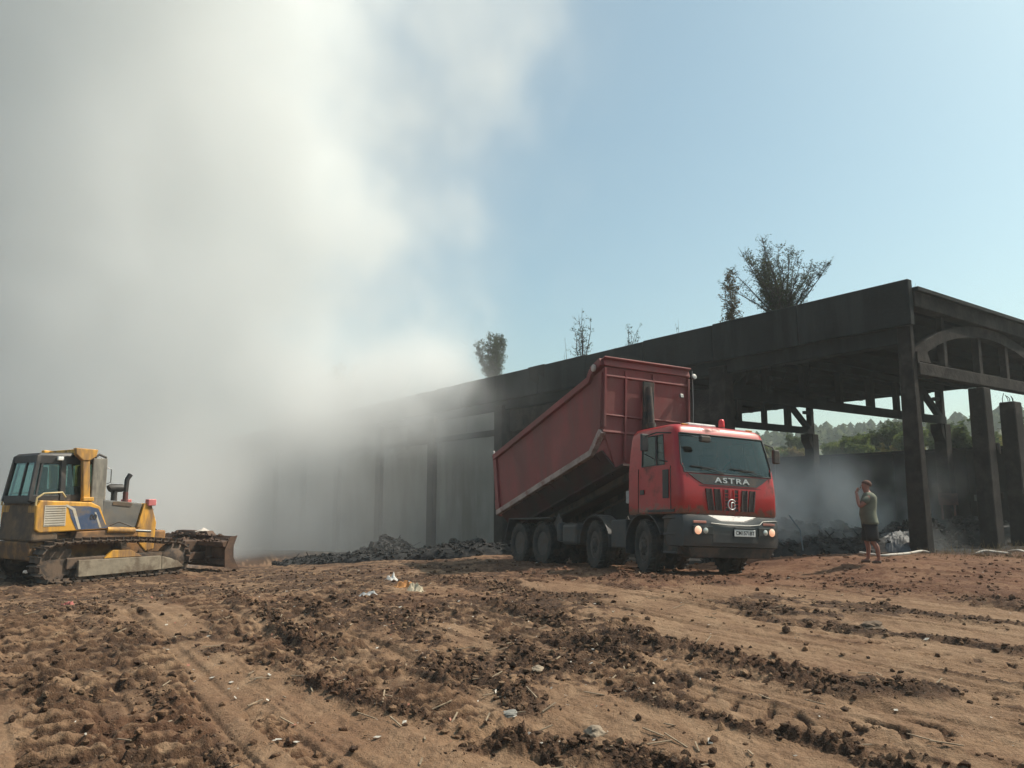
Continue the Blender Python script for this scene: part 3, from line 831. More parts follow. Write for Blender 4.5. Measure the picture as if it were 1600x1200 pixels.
    path = [wpt(L5, a), wpt(6, a), wpt(L7, a)] + [wpt(L7, j) for j in range(a + 1, NP - 1 - a)] + [wpt(L7, NP - 1 - a), wpt(6, NP - 1 - a), wpt(L5, NP - 1 - a)] + [wpt(L5, NP - 1 - b) * .5 + wpt(L4, NP - 1 - b) * .5] + [wpt(L4, j) for j in range(NP - 1 - b, b - 1, -1)] + [wpt(L5, b) * .5 + wpt(L4, b) * .5]
    seal([p + Vector((.004, 0, 0)) for p in path], r=.016)
    for sgn in (0, 1):
        J = lambda j: j if sgn == 0 else NP - 1 - j
        seal([wpt(5, J(3)), wpt(6, J(3)), wpt(7, J(3)), wpt(7, J(4)), wpt(6, J(4)), wpt(5, J(4))])
        seal([wpt(5, J(5)), wpt(6, J(5)), wpt(7, J(5)), wpt(7, J(6)), wpt(6, J(6)), wpt(5, J(6))])
    # interior
    MB().box((-.35, 0, 1.98), (.5, 2.2, .25)).build('dashboard', seatm, T, bevel=.05)
    MB().box((-1.72, 0, 2.2), (.04, 2.2, 1.5)).build('rear_lining', seatm, T)
    MB().box((-1.0, 0, 1.35), (1.4, 2.3, .06)).build('cab_floor', seatm, T)
    for yy in (-.6, .6):
        S = MB().box((-1.1, yy, 1.8), (.5, .52, .16)).build('seat', seatm, T, bevel=.04)
        MB().box((-1.38, yy, 2.2), (.14, .5, .75)).build('seat_back', seatm, S, bevel=.05)
        MB().box((-1.38, yy, 2.66), (.1, .28, .2)).build('headrest', seatm, S, bevel=.04)
    sw = MB(); pts = []
    for k in range(21):
        q = 2 * math.pi * k / 20; pts.append((-.62 + .09 * math.sin(q), .6 + .23 * math.cos(q), 2.18 + .21 * math.sin(q)))
    sw.tube(pts, .016, 6, cap=False); sw.bar((-.4, .6, 2.05), (-.62, .6, 2.18), .04, .04); sw.bar((-.62, .38, 2.18), (-.62, .82, 2.18), .03, .03)
    sw.build('steering_wheel', black, T)
    # papers and a vest on the dashboard
    MB().box((-.28, .75, 2.13), (.26, .5, .07)).build('red_vest_on_dashboard', mat('red_cloth', (.35, .06, .05), .9), T, bevel=.02)
    MB().box((-.25, -.1, 2.12), (.2, .3, .02)).build('papers_on_dashboard', mat('paper', (.6, .6, .58), .9), T)
    # ---- front: nameboard, slots, badge, lettering
    def fx(y, z):            # front surface x at (y, z)
        for i in range(len(lv) - 1):
            if lv[i][0] <= z <= lv[i + 1][0]:
                f = (z - lv[i][0]) / (lv[i + 1][0] - lv[i][0]); xf = lerp(lv[i][1], lv[i + 1][1], f); hw = lerp(lv[i][2], lv[i + 1][2], f) - .12
                q = min(1, abs(y) / hw); return xf + .022 * (1 - q * q)
        return 0
    def front_plate(nm, poly, m, th=.012, off=.0):
        """poly (y, z) -> curved plate on the cab front"""
        ys = [p[0] for p in poly]; y0, y1 = min(ys), max(ys); mb = MB(); n_ = 12
        def span(y):
            zs = []
            for k in range(len(poly)):
                (ya, za), (yb, zb) = poly[k], poly[(k + 1) % len(poly)]
                if abs(ya - yb) < 1e-9: continue
                f = (y - ya) / (yb - ya)
                if -1e-6 <= f <= 1 + 1e-6: zs.append(za + (zb - za) * f)
            return min(zs), max(zs)
        cols = []
        for k in range(n_ + 1):
            y = lerp(y0 + 1e-4, y1 - 1e-4, k / n_); zl, zh = span(y)
            cols.append([(fx(y, zl) + off, y, zl), (fx(y, zl) + off + th, y, zl), (fx(y, zh) + off + th, y, zh), (fx(y, zh) + off, y, zh)])
        for c in cols: mb.v.extend(c)
        for k in range(n_):
            o = k * 4
            for q in range(4): mb.f.append((o + q, o + (q + 1) % 4, o + 4 + (q + 1) % 4, o + 4 + q))
        mb.f.append((0, 1, 2, 3)); mb.f.append((n_ * 4 + 3, n_ * 4 + 2, n_ * 4 + 1, n_ * 4))
        return mb.build(nm, m, T)
    front_plate('name_panel', [(-1.03, 2.0), (-.72, 1.80), (.72, 1.80), (1.03, 2.0)], black, .014)
    text_mesh('ASTRA', .15, .009, 'lettering', chrome, T, Matrix.Translation((fx(0, 1.9) + .018, .04, 1.895)) @ Matrix(((0, 0, 1, 0), (1, 0, 0, 0), (0, 1, 0, 0), (0, 0, 0, 1))), 1.22, xscale=1.72)
    gp = MB()
    slot = mat('grille_black', (0.035, 0.02, 0.018), .7, var=.2)
    for y0 in (-.57, -.36, -.13, .13, .36, .57):
        lean = -y0 * .10; w_ = .125
        poly = [(y0 - w_ / 2 - lean * 0, 1.72), (y0 + w_ / 2, 1.72), (y0 + w_ / 2 + lean, 1.29), (y0 - w_ / 2 + lean, 1.29)]
        front_plate('grille_slot', poly, slot, .006)
        mb = MB()
        for s_ in (-1, 1):
            mb.bar((fx(y0, 1.72) + .012, y0 + s_ * w_ / 2, 1.72), (fx(y0, 1.29) + .012, y0 + s_ * w_ / 2 + lean, 1.29), .014, .03)
        for zz in (1.36, 1.43, 1.50, 1.57, 1.64): mb.box((fx(y0, zz) + .01, y0 + lean * (1.72 - zz) / .43, zz), (.012, w_ * .9, .012))
        mb.build('grille_slat', red if abs(y0) < .2 else slot, T)
    for sy in (-1, 1):
        MB().bar((fx(1.06, 1.25) + .0, sy * 1.06, 1.25), (fx(1.06, 1.98) + .0, sy * 1.06, 1.98), .012, .012).build('panel_gap', slot, T)
        MB().bar((.0, sy * 1.255, 1.24), (-.03, sy * 1.252, 2.02), .01, .012).build('panel_gap', slot, T) if False else None
    MB().box((-.29, -1.254, 1.7), (.012, .012, .92)).build('door_gap', slot, T); MB().box((-1.43, -1.254, 1.7), (.012, .012, .92)).build('door_gap', slot, T)
    MB().box((-.29, 1.254, 1.7), (.012, .012, .92)).build('door_gap', slot, T)
    front_plate('hood_seam', [(-.8, 1.775), (.8, 1.775), (.8, 1.765), (-.8, 1.765)], slot, .003)
    bx = fx(0, 1.42) + .02
    mb = MB()
    pts = [(bx, .10 * math.cos(R(a)), 1.42 + .10 * math.sin(R(a))) for a in range(35, 331, 14)]
    mb.tube(pts, .012, 6); mb.bar((bx, -.015, 1.36), (bx, -.015, 1.45), .02, .016, up=(1, 0, 0)); mb.tube([(bx, -.02, 1.45), (bx, .02, 1.465), (bx, .06, 1.45), (bx, .075, 1.42)], .012, 6); mb.bar((bx, .045, 1.40), (bx, .09, 1.40), .014, .014, up=(1, 0, 0))
    mb.build('badge', chrome, T, smooth=40)
    # cab side: door lines, handle, dark vent panel
    for s in (-1, 1):
        y = 1.25 * s
        D = MB().hexa([(-1.42, y - .002 * s, 1.24), (-.30, y - .002 * s, 1.24), (-.30, y + .008 * s, 1.24), (-1.42, y + .008 * s, 1.24)],
                      [(-1.42, y - .02 * s, 2.15), (-.30, y - .02 * s, 2.15), (-.30, y - .006 * s, 2.15), (-1.42, y - .006 * s, 2.15)]).build('door', red, T, bevel=.004, seg=1)
        MB().box((-1.28, y + .016 * s, 1.66), (.15, .02, .10)).build('handle', black, D, bevel=.008)
        MB().box((-.45, y + .012 * s, 1.80), (.20, .012, .58)).build('vent_panel', black, D, bevel=.004, seg=1)
        # mirrors
        mx, my = (-.80, s * 1.52)
        if s < 0:
            mb = MB().tube([(-.4, s * 1.22, 2.25), (-.6, s * 1.4, 2.3), (mx, my, 2.42)], .014, 6); mb.build('mirror_stay', black, T, smooth=40)
            mb = MB().tube([(-.35, s * 1.17, 2.84), (-.6, s * 1.36, 2.86), (mx, my, 2.78)], .016, 6)
            A = mb.build('mirror_arm', black, T, smooth=40)
            MB().box((mx - .02, my, 2.66), (.07, .17, .36)).build('mirror', grey, A, bevel=.02)
        else:
            mb = MB().tube([(-.25, 1.14, 2.78), (-.12, 1.30, 2.70), (-.10, 1.34, 2.6)], .016, 6); A = mb.build('mirror_arm', black, T, smooth=40)
            MB().box((-.10, 1.37, 2.50), (.09, .16, .30)).build('mirror', black, A, bevel=.025)
        MB().box((-.62, s * 1.262, 1.26), (.9, .02, .05)).build('side_trim', black, T)
    A = MB().tube([(-.18, -1.12, 2.78), (.12, -1.02, 2.74), (.16, -.85, 2.70)], .014, 6).build('kerb_mirror_arm', black, T, smooth=40)
    MB().box((.17, -.74, 2.69), (.09, .26, .13)).build('kerb_mirror', black, A, bevel=.03)
    # wipers
    for y0, y1 in ((-.95, -.15), (.05, .88)):
        p0 = Vector((fx(y0, 2.1) + .03, y0, 2.12)); p1 = Vector((fx(y1, 2.05) + .03, y1, 2.04)); pm = (p0 + p1) / 2
        W_ = MB().tube([p1, pm + Vector((.012, 0, .05)), p0 + (p1 - p0) * .3], .009, 5).build('wiper', black, T)
        MB().bar(p0 + Vector((-.012, 0, .04)), p1 + (p0 - p1) * .25 + Vector((-.012, 0, .07)), .012, .022).build('wiper_blade', black, W_)
    # roof kit
    MB().box((-.95, -.12, 3.12), (.55, .75, .09)).build('roof_hatch', mat('white_plastic', (.62, .62, .60), .5), T, bevel=.03)
    bc = mat('beacon_red', (.75, .03, .03), .25, var=.1, coat=.3)
    B = MB().lathe([(.075, 0), (.08, .03), (.05, .05)], (-.55, .30, 3.05), (0, 0, 1), 16).build('beacon_base', black, T, smooth=35)
    MB().lathe([(.062, .0), (.066, .02), (.062, .13), (.05, .165), (.02, .18)], (-.55, .30, 3.10), (0, 0, 1), 16).build('beacon', bc, B, smooth=50)
    for y in (-.85, .85):
        MB().box((-.33, y, 3.045), (.04, .16, .03)).build('marker_lamp', mat('amber_lens', (.7, .28, .04), .3), T, bevel=.008)
    # ---- bumper
    mb = MB()
    half = [(-.42, 1.24), (.02, 1.26), (.13, 1.14), (.16, .85)]
    def bump_ring(z, grow, lift=0):
        P = [(-.50, 1.22 + grow * .3), (-.12, 1.25 + grow * .3), (.02 + grow, 1.20), (.10 + grow, 1.0), (.12 + grow, .62), (.115 + grow, .3), (.115 + grow, 0)]
        return [Vector((a, b, z)) for a, b in P] + [Vector((a, -b, z)) for a, b in reversed(P[:-1])]
    zs = [(.55, -.10), (.58, .0), (.72, .03), (.95, .03), (1.04, .02), (1.12, .0), (1.17, -.02), (1.19, -.06)]
    rg = [bump_ring(z, g) for z, g in zs]
    for r_, (z, g) in zip(rg, zs):                    # the middle is lower than the ends
        for p in r_:
            if z > 1.0 and abs(p.y) < .62: p.z -= (.10 if z > 1.1 else .05)
    nb = len(rg[0])
    for i in range(len(rg) - 1):
        for j in range(nb - 1): mb.add([rg[i][j], rg[i][j + 1], rg[i + 1][j + 1], rg[i + 1][j]], [(0, 1, 2, 3)])
    mb.add(rg[0], [tuple(range(nb))]); mb.add(rg[-1], [tuple(range(nb))])
    for i in range(len(rg) - 1): mb.add([rg[i][0], rg[i][-1], rg[i + 1][-1], rg[i + 1][0]], [(0, 1, 2, 3)])
    bo = mb.build('bumper', grey, T)
    bm = bmesh.new(); bm.from_mesh(bo.data); bmesh.ops.remove_doubles(bm, verts=bm.verts, dist=.001); bmesh.ops.recalc_face_normals(bm, faces=bm.faces); bm.to_mesh(bo.data); bm.free(); shade(bo.data, 32)
    MB().hexa([(-.3, -1.05, .36), (.0, -1.0, .36), (.0, 1.0, .36), (-.3, 1.05, .36)], [(-.3, -1.15, .56), (.06, -1.1, .56), (.06, 1.1, .56), (-.3, 1.15, .56)]).build('lower_skirt', chas, bo, bevel=.02)
    MB().box((.147, 0, .74), (.012, 1.15, .17)).build('bumper_recess', black, bo)
    MB().tube([(.158, -.62, 1.03), (.162, -.2, 1.005), (.162, .35, 1.005), (.155, .62, 1.03), (.14, .72, 1.10), (.12, 1.02, 1.12), (.04, 1.2, 1.12)], .011, 6).build('bumper_edge_glint', steel, bo, smooth=40)  # bright bar standing in for the sunlit upper edge of the bumper
    dkl = mat('lamp_housing', (.03, .03, .03), .3)
    lens = mat('headlamp_lens', (.7, .62, .52), .15, emit=(1.0, .42, .20), emit_s=0.55)
    lens2 = mat('fog_lens', (.55, .57, .52), .12, metal=.3)
    for s in (-1, 1):
        Hs = MB().hexa([(.10, s * .58, .80), (.172, s * .58, .80), (.155, s * 1.05, .80), (.08, s * 1.05, .80)], [(.10, s * .58, .97), (.172, s * .58, .97), (.155, s * 1.05, .97), (.08, s * 1.05, .97)]).build('headlight', dkl, T, bevel=.008)
        MB().lathe([(.078, 0), (.082, .014), (.06, .028), (.02, .034)], (.148, s * .94, .885), (1, s * .05, 0), 20).build('lit_lens', lens, Hs, smooth=60)
        MB().lathe([(.055, 0), (.058, .014), (.04, .022), (.015, .026)], (.155, s * .76, .88), (1, s * .04, 0), 18).build('fog_lens', lens2, Hs, smooth=60)
        MB().box((.135, s * .88, 1.045), (.02, .32, .05)).build('indicator', mat('indicator_lens', (.42, .17, .13), .3), T, bevel=.01)
    P = MB().box((.170, .22, .855), (.012, .54, .135)).build('number_plate', mat('plate_white', (.62, .62, .60), .45, var=.05), T, bevel=.004, seg=1)
    text_mesh('CM1571BT', .105, .002, 'plate_text', mat('plate_ink', (.015, .015, .02), .6), P, Matrix.Translation((.1775, .22, .853)) @ Matrix(((0, 0, 1, 0), (1, 0, 0, 0), (0, 1, 0, 0), (0, 0, 0, 1))), 1.05, xscale=.95)
    MB().box((.172, .22, .955), (.03, .5, .012)).build('plate_lip', steel, T)
    # steps beside the front wheel
    for s in (-1, 1):
        S = MB().hexa([(-.62, s * 1.0, .42), (-.15, s * 1.0, .42), (-.15, s * 1.22, .42), (-.62, s * 1.22, .42)], [(-.55, s * 1.0, 1.18), (-.12, s * 1.0, 1.18), (-.12, s * 1.24, 1.18), (-.55, s * 1.24, 1.18)]).build('step_box', chas, T, bevel=.02)
        for zz in (.44, .80, 1.12): MB().box((-.36, s * 1.235, zz), (.42, .05, .04)).build('step', guard, S, bevel=.006, seg=1)
    # ---- chassis
    for s in (-1, 1): MB().box((-4.4, s * .40, .98), (7.9, .09, .28)).build('chassis_rail', chas, T)
    mb = MB()
    for xx in (-2.2, -4.4, -5.1, -6.7, -8.1): mb.box((xx, 0, .98), (.1, .8, .2))
    mb.build('cross_member', chas, T)
    for xx in (-1.3, -3.3, -6.0, -7.4):
        MB().tube([(xx, -.9, .56), (xx, -.25, .56), (xx, -.12, .56), (xx, .12, .56), (xx, .25, .56), (xx, .9, .56)], [.07, .08, .2 if xx < -5 else .1, .2 if xx < -5 else .1, .08, .07], 10).build('axle', chas, T, smooth=40)
        for s in (-1, 1): MB().bar((xx - .6, s * .5, .78), (xx + .6, s * .5, .78), .09, .09).build('leaf_spring', chas, T)
    MB().box((-1.1, 0, .9), (1.4, .7, .7)).build('engine_block', chas, T, bevel=.08)
    for xx in (-1.3, -3.3):
        for s in (-1, 1): make_wheel(T, (xx, s * 1.06, .545), s, False, .56, .33, rub, rimm).rotation_euler = (0, 0, R(-15 if xx > -2 else -11))
    for xx in (-6.0, -7.4):
        for s in (-1, 1): make_wheel(T, (xx, s * 1.08, .535), s, True, .55, .29, rub, rimm)
    # mudguards
    def arch(xc, y, r, w_, a0, a1, nm='mudguard', m_=guard):
        mb = MB(); n_ = 14; pr = []
        for k in range(n_ + 1):
            a = R(lerp(a0, a1, k / n_)); pr.append((xc + r * math.cos(a), .56 + r * math.sin(a)))
        for k in range(n_):
            (x0, z0), (x1, z1) = pr[k], pr[k + 1]; q = 1 - .025 / r
            b = lambda x_, z_: (xc + (x_ - xc) * q, .56 + (z_ - .56) * q)
            u0, u1 = b(x0, z0), b(x1, z1)
            mb.hexa([(u0[0], y - w_ / 2, u0[1]), (u1[0], y - w_ / 2, u1[1]), (u1[0], y + w_ / 2, u1[1]), (u0[0], y + w_ / 2, u0[1])], [(x0, y - w_ / 2, z0), (x1, y - w_ / 2, z1), (x1, y + w_ / 2, z1), (x0, y + w_ / 2, z0)])
        return mb.build(nm, m_, T)
    for s in (-1, 1):
        arch(-1.3, s * 1.05, .68, .38, 20, 195); arch(-3.3, s * 1.05, .68, .38, -5, 178)
        MB().hexa([(-6.75, s * .85, 1.18), (-5.5, s * .85, 1.18), (-5.5, s * 1.24, 1.18), (-6.75, s * 1.24, 1.18)], [(-6.75, s * .85, 1.215), (-5.5, s * .85, 1.215), (-5.5, s * 1.24, 1.215), (-6.75, s * 1.24, 1.215)]).bar((-5.5, s * 1.05, 1.2), (-5.22, s * 1.05, .85), .39, .02, up=(0, 1, 0)) \
            .bar((-6.75, s * 1.05, 1.2), (-8.05, s * 1.05, 1.2), .39, .03, up=(0, 0, 1)).bar((-8.05, s * 1.05, 1.2), (-8.3, s * 1.05, .6), .03, .38, up=(0, 1, 0)).build('rear_mudguard', guard, T)
    # tanks and boxes on the near side
    MB().box((-4.55, -.95, .78), (.75, .5, .52)).build('fuel_tank', guard, T, bevel=.08)
    MB().box((-2.3, -1.02, .80), (.62, .36, .62)).build('battery_box', guard, T, bevel=.03)
    MB().box((-4.5, .95, .75), (1.0, .5, .6)).build('fuel_tank', guard, T, bevel=.08)
    for k in range(3): MB().tube([(-5.05 - .0 * k, -.75 - .0, .62 + .0), (-5.05, -.75, .98)], .0001, 3) if False else None
    for k in range(2): MB().lathe([(.02, 0), (.12, .03), (.13, .1), (.13, .4), (.12, .47), (.02, .5)], (-5.15 - .02, -1.05 + .26 * k, .58), (0, 0, 1), 16).build('air_tank', guard, T, smooth=40)
    MB().box((-2.25, -.78, 1.62), (.34, .3, .28)).build('valve_box', mat('pale_box', (.33, .33, .32), .6), T, bevel=.02)
    MB().box((-2.05, -.55, 1.25), (.3, .9, .5)).build('air_filter', chas, T, bevel=.05)
    MB().tube([(-1.98, -.95, 1.2), (-1.98, -.95, 2.3), (-2.0, -.9, 2.55)], .09, 12).build('air_intake', chas, T, smooth=40)
    MB().box((-2.15, 0, 1.3), (.2, 1.5, .35)).build('cab_cross_frame', chas, T, bevel=.02)
    # ---- tipper body in its own frame: u along the floor from the hinge, v away from the floor
    TILT = R(13.4)
    hinge = Vector((-8.55, 0, 1.40))
    Mb = Matrix.Translation(hinge) @ Matrix.Rotation(-TILT, 4, 'Y')
    B = empty('tipper_body', (0, 0, 0), 0, T); B.matrix_local = Mb
    L = 5.75; lean = .36                                            # the front wall leans forward in the body's frame
    rl = [(-.30, .10), (L - .45, .10), (L + .12, .42)]               # lower rail line (u, v)
    top = 1.88
    U = lambda v: 5.83 + (v - .42) * .267                           # front wall u at height v
    for s in (-1, 1):
        y = 1.25 * s; yi = 1.19 * s
        mb = MB(); mb.prism([(-.22, yi, .12), (L - .45, yi, .12), (5.86, yi, .46), (U(top) - .03, yi, top), (-.22, yi, top - .12)], (0, .05 * s, 0))
        mb.build('side_wall', bedred, B, bevel=.006, seg=1)
        mb = MB().bar((-.30, 1.24 * s, .06), (L - .42, 1.24 * s, .06), .14, .15, up=(0, 0, 1)).bar((L - .46, 1.24 * s, .055), (5.86, 1.24 * s, .43), .14, .15)
        mb.build('lower_rail', rail, B, bevel=.012)
        mb = MB().bar((-.26, 1.24 * s, top - .10), (L - .10, 1.24 * s, top - .04), .17, .17).bar((L - .13, 1.24 * s, top - .04), (L + .05, 1.24 * s, top + .14), .17, .17).bar((L + .04, 1.24 * s, top + .13), (U(top) + .04, 1.24 * s, top + .17), .17, .2)
        mb.build('top_rail', bedred, B, bevel=.015)
        for u_, w_ in ((-.16, .16), (5.80, .14)):
            MB().bar((u_, 1.255 * s, .14 if u_ < 1 else .5), (u_ + (0 if u_ < 1 else .36), 1.255 * s, top - .08), w_, .09, up=(0, 1, 0)).build('side_post', bedred, B, bevel=.012)
        # inward sloping lower side
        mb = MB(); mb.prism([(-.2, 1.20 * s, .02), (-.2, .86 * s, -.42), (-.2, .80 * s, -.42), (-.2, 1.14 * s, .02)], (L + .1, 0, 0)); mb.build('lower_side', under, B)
        for k in range(1, 8):
            u_ = -.2 + (L + .2) * k / 7.6
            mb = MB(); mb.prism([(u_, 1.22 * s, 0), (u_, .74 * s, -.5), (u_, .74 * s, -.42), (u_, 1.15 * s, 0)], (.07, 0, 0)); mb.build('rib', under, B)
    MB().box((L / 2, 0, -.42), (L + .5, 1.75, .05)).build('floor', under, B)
    for s in (-1, 1): MB().box((L / 2 - .2, .42 * s, -.53), (L + .2, .1, .17)).build('subframe_beam', chas, B)
    # front wall
    wf = MB()
    pl = [(-1.2, .45), (-.84, -.42), (.84, -.42), (1.2, .45), (1.2, top + .05), (-1.2, top + .05)]
    wf.add([(U(v) - .03, y, v) for y, v in pl] + [(U(v) + .03, y, v) for y, v in pl], [(5, 4, 3, 2, 1, 0), (6, 7, 8, 9, 10, 11)] + [(i, (i + 1) % 6, (i + 1) % 6 + 6, i + 6) for i in range(6)])
    wf.build('front_wall', bedred, B)
    for v, h_ in ((top + .13, .16), (top - .16, .06), (.80, .04), (.42, .06)):
        MB().bar((U(v) + .05, -1.25, v), (U(v) + .05, 1.25, v), .06, h_).build('front_beam', bedred, B, bevel=.012)
    for y in (-1.22, -.62, .18, 1.22):
        MB().bar((U(-.2) + .07, y * (.75 if abs(y) > 1 else 1), -.2) if abs(y) < 1 else (U(.5) + .07, y, .5), (U(top) + .055, y, top), .06, .05 if abs(y) < 1 else .12, up=(1, 0, 0)).build('front_post', bedred, B, bevel=.01)
    MB().box((U(top - .95) + .12, .0, top - .95), (.05, .3, 1.5), Matrix.Rotation(.26, 3, 'Y')).build('cylinder_channel', chas, B)
    # spill board over the cab side of the wall
    MB().hexa([(U(top) - .02, -1.27, top + .2), (U(top) + .2, -1.27, top + .22), (U(top) + .2, 1.27, top + .22), (U(top) - .02, 1.27, top + .2)], [(U(top) - .02, -1.27, top + .24), (U(top) + .2, -1.27, top + .26), (U(top) + .2, 1.27, top + .26), (U(top) - .02, 1.27, top + .24)]).build('top_lip', bedred, B, bevel=.01)
    MB().lathe([(.02, 0), (.085, .01), (.09, .05), (.05, .07)], (U(top) - .2, -1.33, top + .1), (0, -1, 0), 16).build('cover_roller', mat('pale_disc', (.38, .33, .30), .5), B, smooth=40)
    MB().lathe([(.02, 0), (.07, .01), (.07, .07), (.02, .08)], (U(top) + .16, 1.31, top + .02), (1, 0, 0), 12).build('cover_roller', steel, B, smooth=40)
    MB().tube([(U(top) + .15, 1.33, top + .2), (U(1.2) + .17, 1.31, 1.2), (U(.3) + .2, 1.28, .3)], .012, 5).build('cover_rope', steel, B)
    MB().box((U(top - .45) + .16, .95, top - .48), (.06, .1, .1)).build('hook', steel, B, bevel=.01)
    # tailgate
    mb = MB(); mb.prism([(-.24, -1.22, -.04), (-.24, 1.22, -.04), (-.24, 1.22, top - .06), (-.24, -1.22, top - .06)], (-.07, 0, 0)); TG = mb.build('tailgate', bedred, B, bevel=.01)
    for y in (-1.2, -.4, .4, 1.2): MB().box((-.36, y, .90), (.1, .1, 1.75)).build('gate_post', bedred, TG, bevel=.01)
    for s in (-1, 1):
        MB().box((-.3, s * 1.27, top + .02), (.16, .08, .18)).build('gate_hinge', steel, B, bevel=.02)
        MB().box((-.42, s * 1.2, .35), (.05, .1, .28)).build('tail_lamp', mat('tail_lens', (.25, .02, .02), .4), B, bevel=.01)
    # load
    rr = random.Random(8)
    # telescopic ram between chassis and the front wall
    a = Vector((-2.42, 0, 1.1)); b = Mb @ Vector((U(top - .35) + .12, 0, top - .35))
    mb = MB(); rs = [.13, .13, .105, .105, .08, .08]; q = [0, .42, .42, .72, .72, 1.0]
    mb.tube([a.lerp(b, k + (0.0008 * i if i % 2 == 0 else 0)) for i, k in enumerate(q)], rs, 14); mb.build('hydraulic_ram', chas, T, smooth=40)
    return T
TRUCK = build_truck()
# ---------------------------------------------------------------- yellow bulldozer
def build_dozer():
    yel = mat('dozer_yellow', (0.74, 0.37, 0.045), 0.5, var=0.12, scale=2, dirt=(0.27, 0.155, 0.075), dirt_amt=0.48, dirt_scale=2.6, streak=True)
    yeld = mat('muddy_yellow', (0.34, 0.17, 0.06), 0.75, var=0.25, scale=2, dirt=(0.13, 0.08, 0.05), dirt_amt=0.6, dirt_scale=1.6)
    tank = mat('dirty_tank', (0.20, 0.125, 0.07), 0.8, var=0.25, scale=1.6, dirt=(0.10, 0.075, 0.055), dirt_amt=0.65, dirt_scale=1.5)
    blue = mat('decal_blue', (0.055, 0.085, 0.16), 0.55, var=0.12, dirt=(0.16, 0.13, 0.11), dirt_amt=0.45, dirt_scale=3)
    pale = mat('decal_pale', (0.55, 0.50, 0.42), 0.7, var=0.12, dirt=(0.4, 0.27, 0.12), dirt_amt=.3)
    grey = mat('dusty_hood', (0.115, 0.115, 0.112), 0.7, var=0.2, scale=2, dirt=(0.17, 0.15, 0.125), dirt_amt=0.55, dirt_scale=1.4)
    dark = mat('cab_dark', (0.035, 0.032, 0.032), 0.5, var=0.3, dirt=(0.10, 0.08, 0.065), dirt_amt=0.4)
    track = mat('track_steel', (0.065, 0.048, 0.038), 0.75, var=0.3, scale=4, dirt=(0.15, 0.10, 0.068), dirt_amt=0.55, dirt_scale=4, bump=.006, bump_scale=14)
    frame = mat('mud_caked_frame', (0.27, 0.225, 0.165), 0.9, var=0.2, scale=2.5, dirt=(0.13, 0.095, 0.065), dirt_amt=0.45, dirt_scale=2, bump=.006, bump_scale=12)
    rust = mat('rusty_blade', (0.115, 0.062, 0.036), 0.7, var=0.3, scale=1.5, dirt=(0.07, 0.040, 0.028), dirt_amt=0.5, dirt_scale=1.6, bump=.006, bump_scale=9)
    steel = mat('bare_steel', (0.45, 0.45, 0.44), 0.35, metal=0.7)
    gl = glass_mat('dozer_glass', (0.55, 0.75, 0.70), 0.75)
    D = empty('bulldozer')
    D.matrix_world = Matrix(((DZ_F.x, DZ_L.x, 0, DZ_O.x), (DZ_F.y, DZ_L.y, 0, DZ_O.y), (0, 0, 1, DZ_O.z), (0, 0, 0, 1))) @ Matrix.Rotation(-.015, 4, 'Y')
    tag(D, 'muddy yellow crawler bulldozer with blue decals and rusty blade in front of the smoke', 'bulldozer')
    X = lambda f: f - 1.9                                         # f: metres from the tail
    # ---- tracks
    shoe = None; wheelp = {}
    for s in (-1, 1):
        Tk = empty('track', (0, 1.02 * s, 0), 0, D)
        # loop in (f, z): sprocket at the tail, idler at the nose, drooping over the carrier roller
        prof = []
        c1, r1 = (.50, .50), .44; c2, r2 = (3.38, .42), .38
        for a in range(90, 271, 15): prof.append((c1[0] + r1 * math.cos(R(a)), c1[1] + r1 * math.sin(R(a))))
        prof += [(.9, .05), (2.0, .04), (3.0, .04)]
        for a in range(-90, 76, 15): prof.append((c2[0] + r2 * math.cos(R(a)), c2[1] + r2 * math.sin(R(a))))
        prof += [(2.6, .90), (1.9, .93), (1.1, .96)]
        prof.append(prof[0])
        seg = [math.dist(a, b) for a, b in zip(prof[:-1], prof[1:])]; tot = sum(seg); n = 42
        for k in range(n):
            u = tot * k / n; i = 0
            while u > seg[i]: u -= seg[i]; i += 1
            a, b = prof[i], prof[i + 1]; f = u / seg[i]; p = (lerp(a[0], b[0], f), lerp(a[1], b[1], f)); an = math.atan2(b[1] - a[1], b[0] - a[0])
            # outward normal: right of travel for this winding
            M = Matrix.Translation((X(p[0]), 0, p[1])) @ Matrix.Rotation(-an, 4, 'Y')
            if shoe is None:
                mb = MB().box((0, 0, -.0), (.155, .50, .03)).box((-.055, 0, -.045), (.022, .50, .06)).box((0, .1, .04), (.14, .04, .06)).box((0, -.1, .04), (.14, .04, .06))
                shoe = mb.build('track_shoe', track, Tk); shoe.matrix_local = M
            else: share(shoe, 'track_shoe', Tk, M)
        mb = MB(); th = []
        for k in range(13):
            for q, rr_ in ((0, .36), (.3, .41), (.6, .41), (.85, .36)):
                a = 2 * math.pi * (k + q) / 13; th.append((rr_ * math.cos(a), rr_ * math.sin(a)))
        mb.prism([(X(c1[0]) + a, -.05, c1[1] + b) for a, b in th], (0, .1, 0)); mb.lathe([(.30, -.13), (.28, -.18), (.16, -.22), (.14, -.30), (.02, -.31)], (X(c1[0]), 0, c1[1]), (0, -s * -1, 0), 20)
        mb.build('sprocket', track, Tk, smooth=35)
        MB().lathe([(.30, -.16), (.34, -.12), (.34, .12), (.30, .16), (.10, .2), (.02, .21)], (X(c2[0]), 0, c2[1]), (0, s, 0), 24).build('idler', track, Tk, smooth=35)
        for f in (1.0, 1.42, 1.84, 2.26, 2.68, 3.0):
            MB().lathe([(.05, -.2), (.13, -.19), (.13, .19), (.05, .2)], (X(f), 0, .19), (0, 1, 0), 14).build('track_roller', track, Tk, smooth=35)
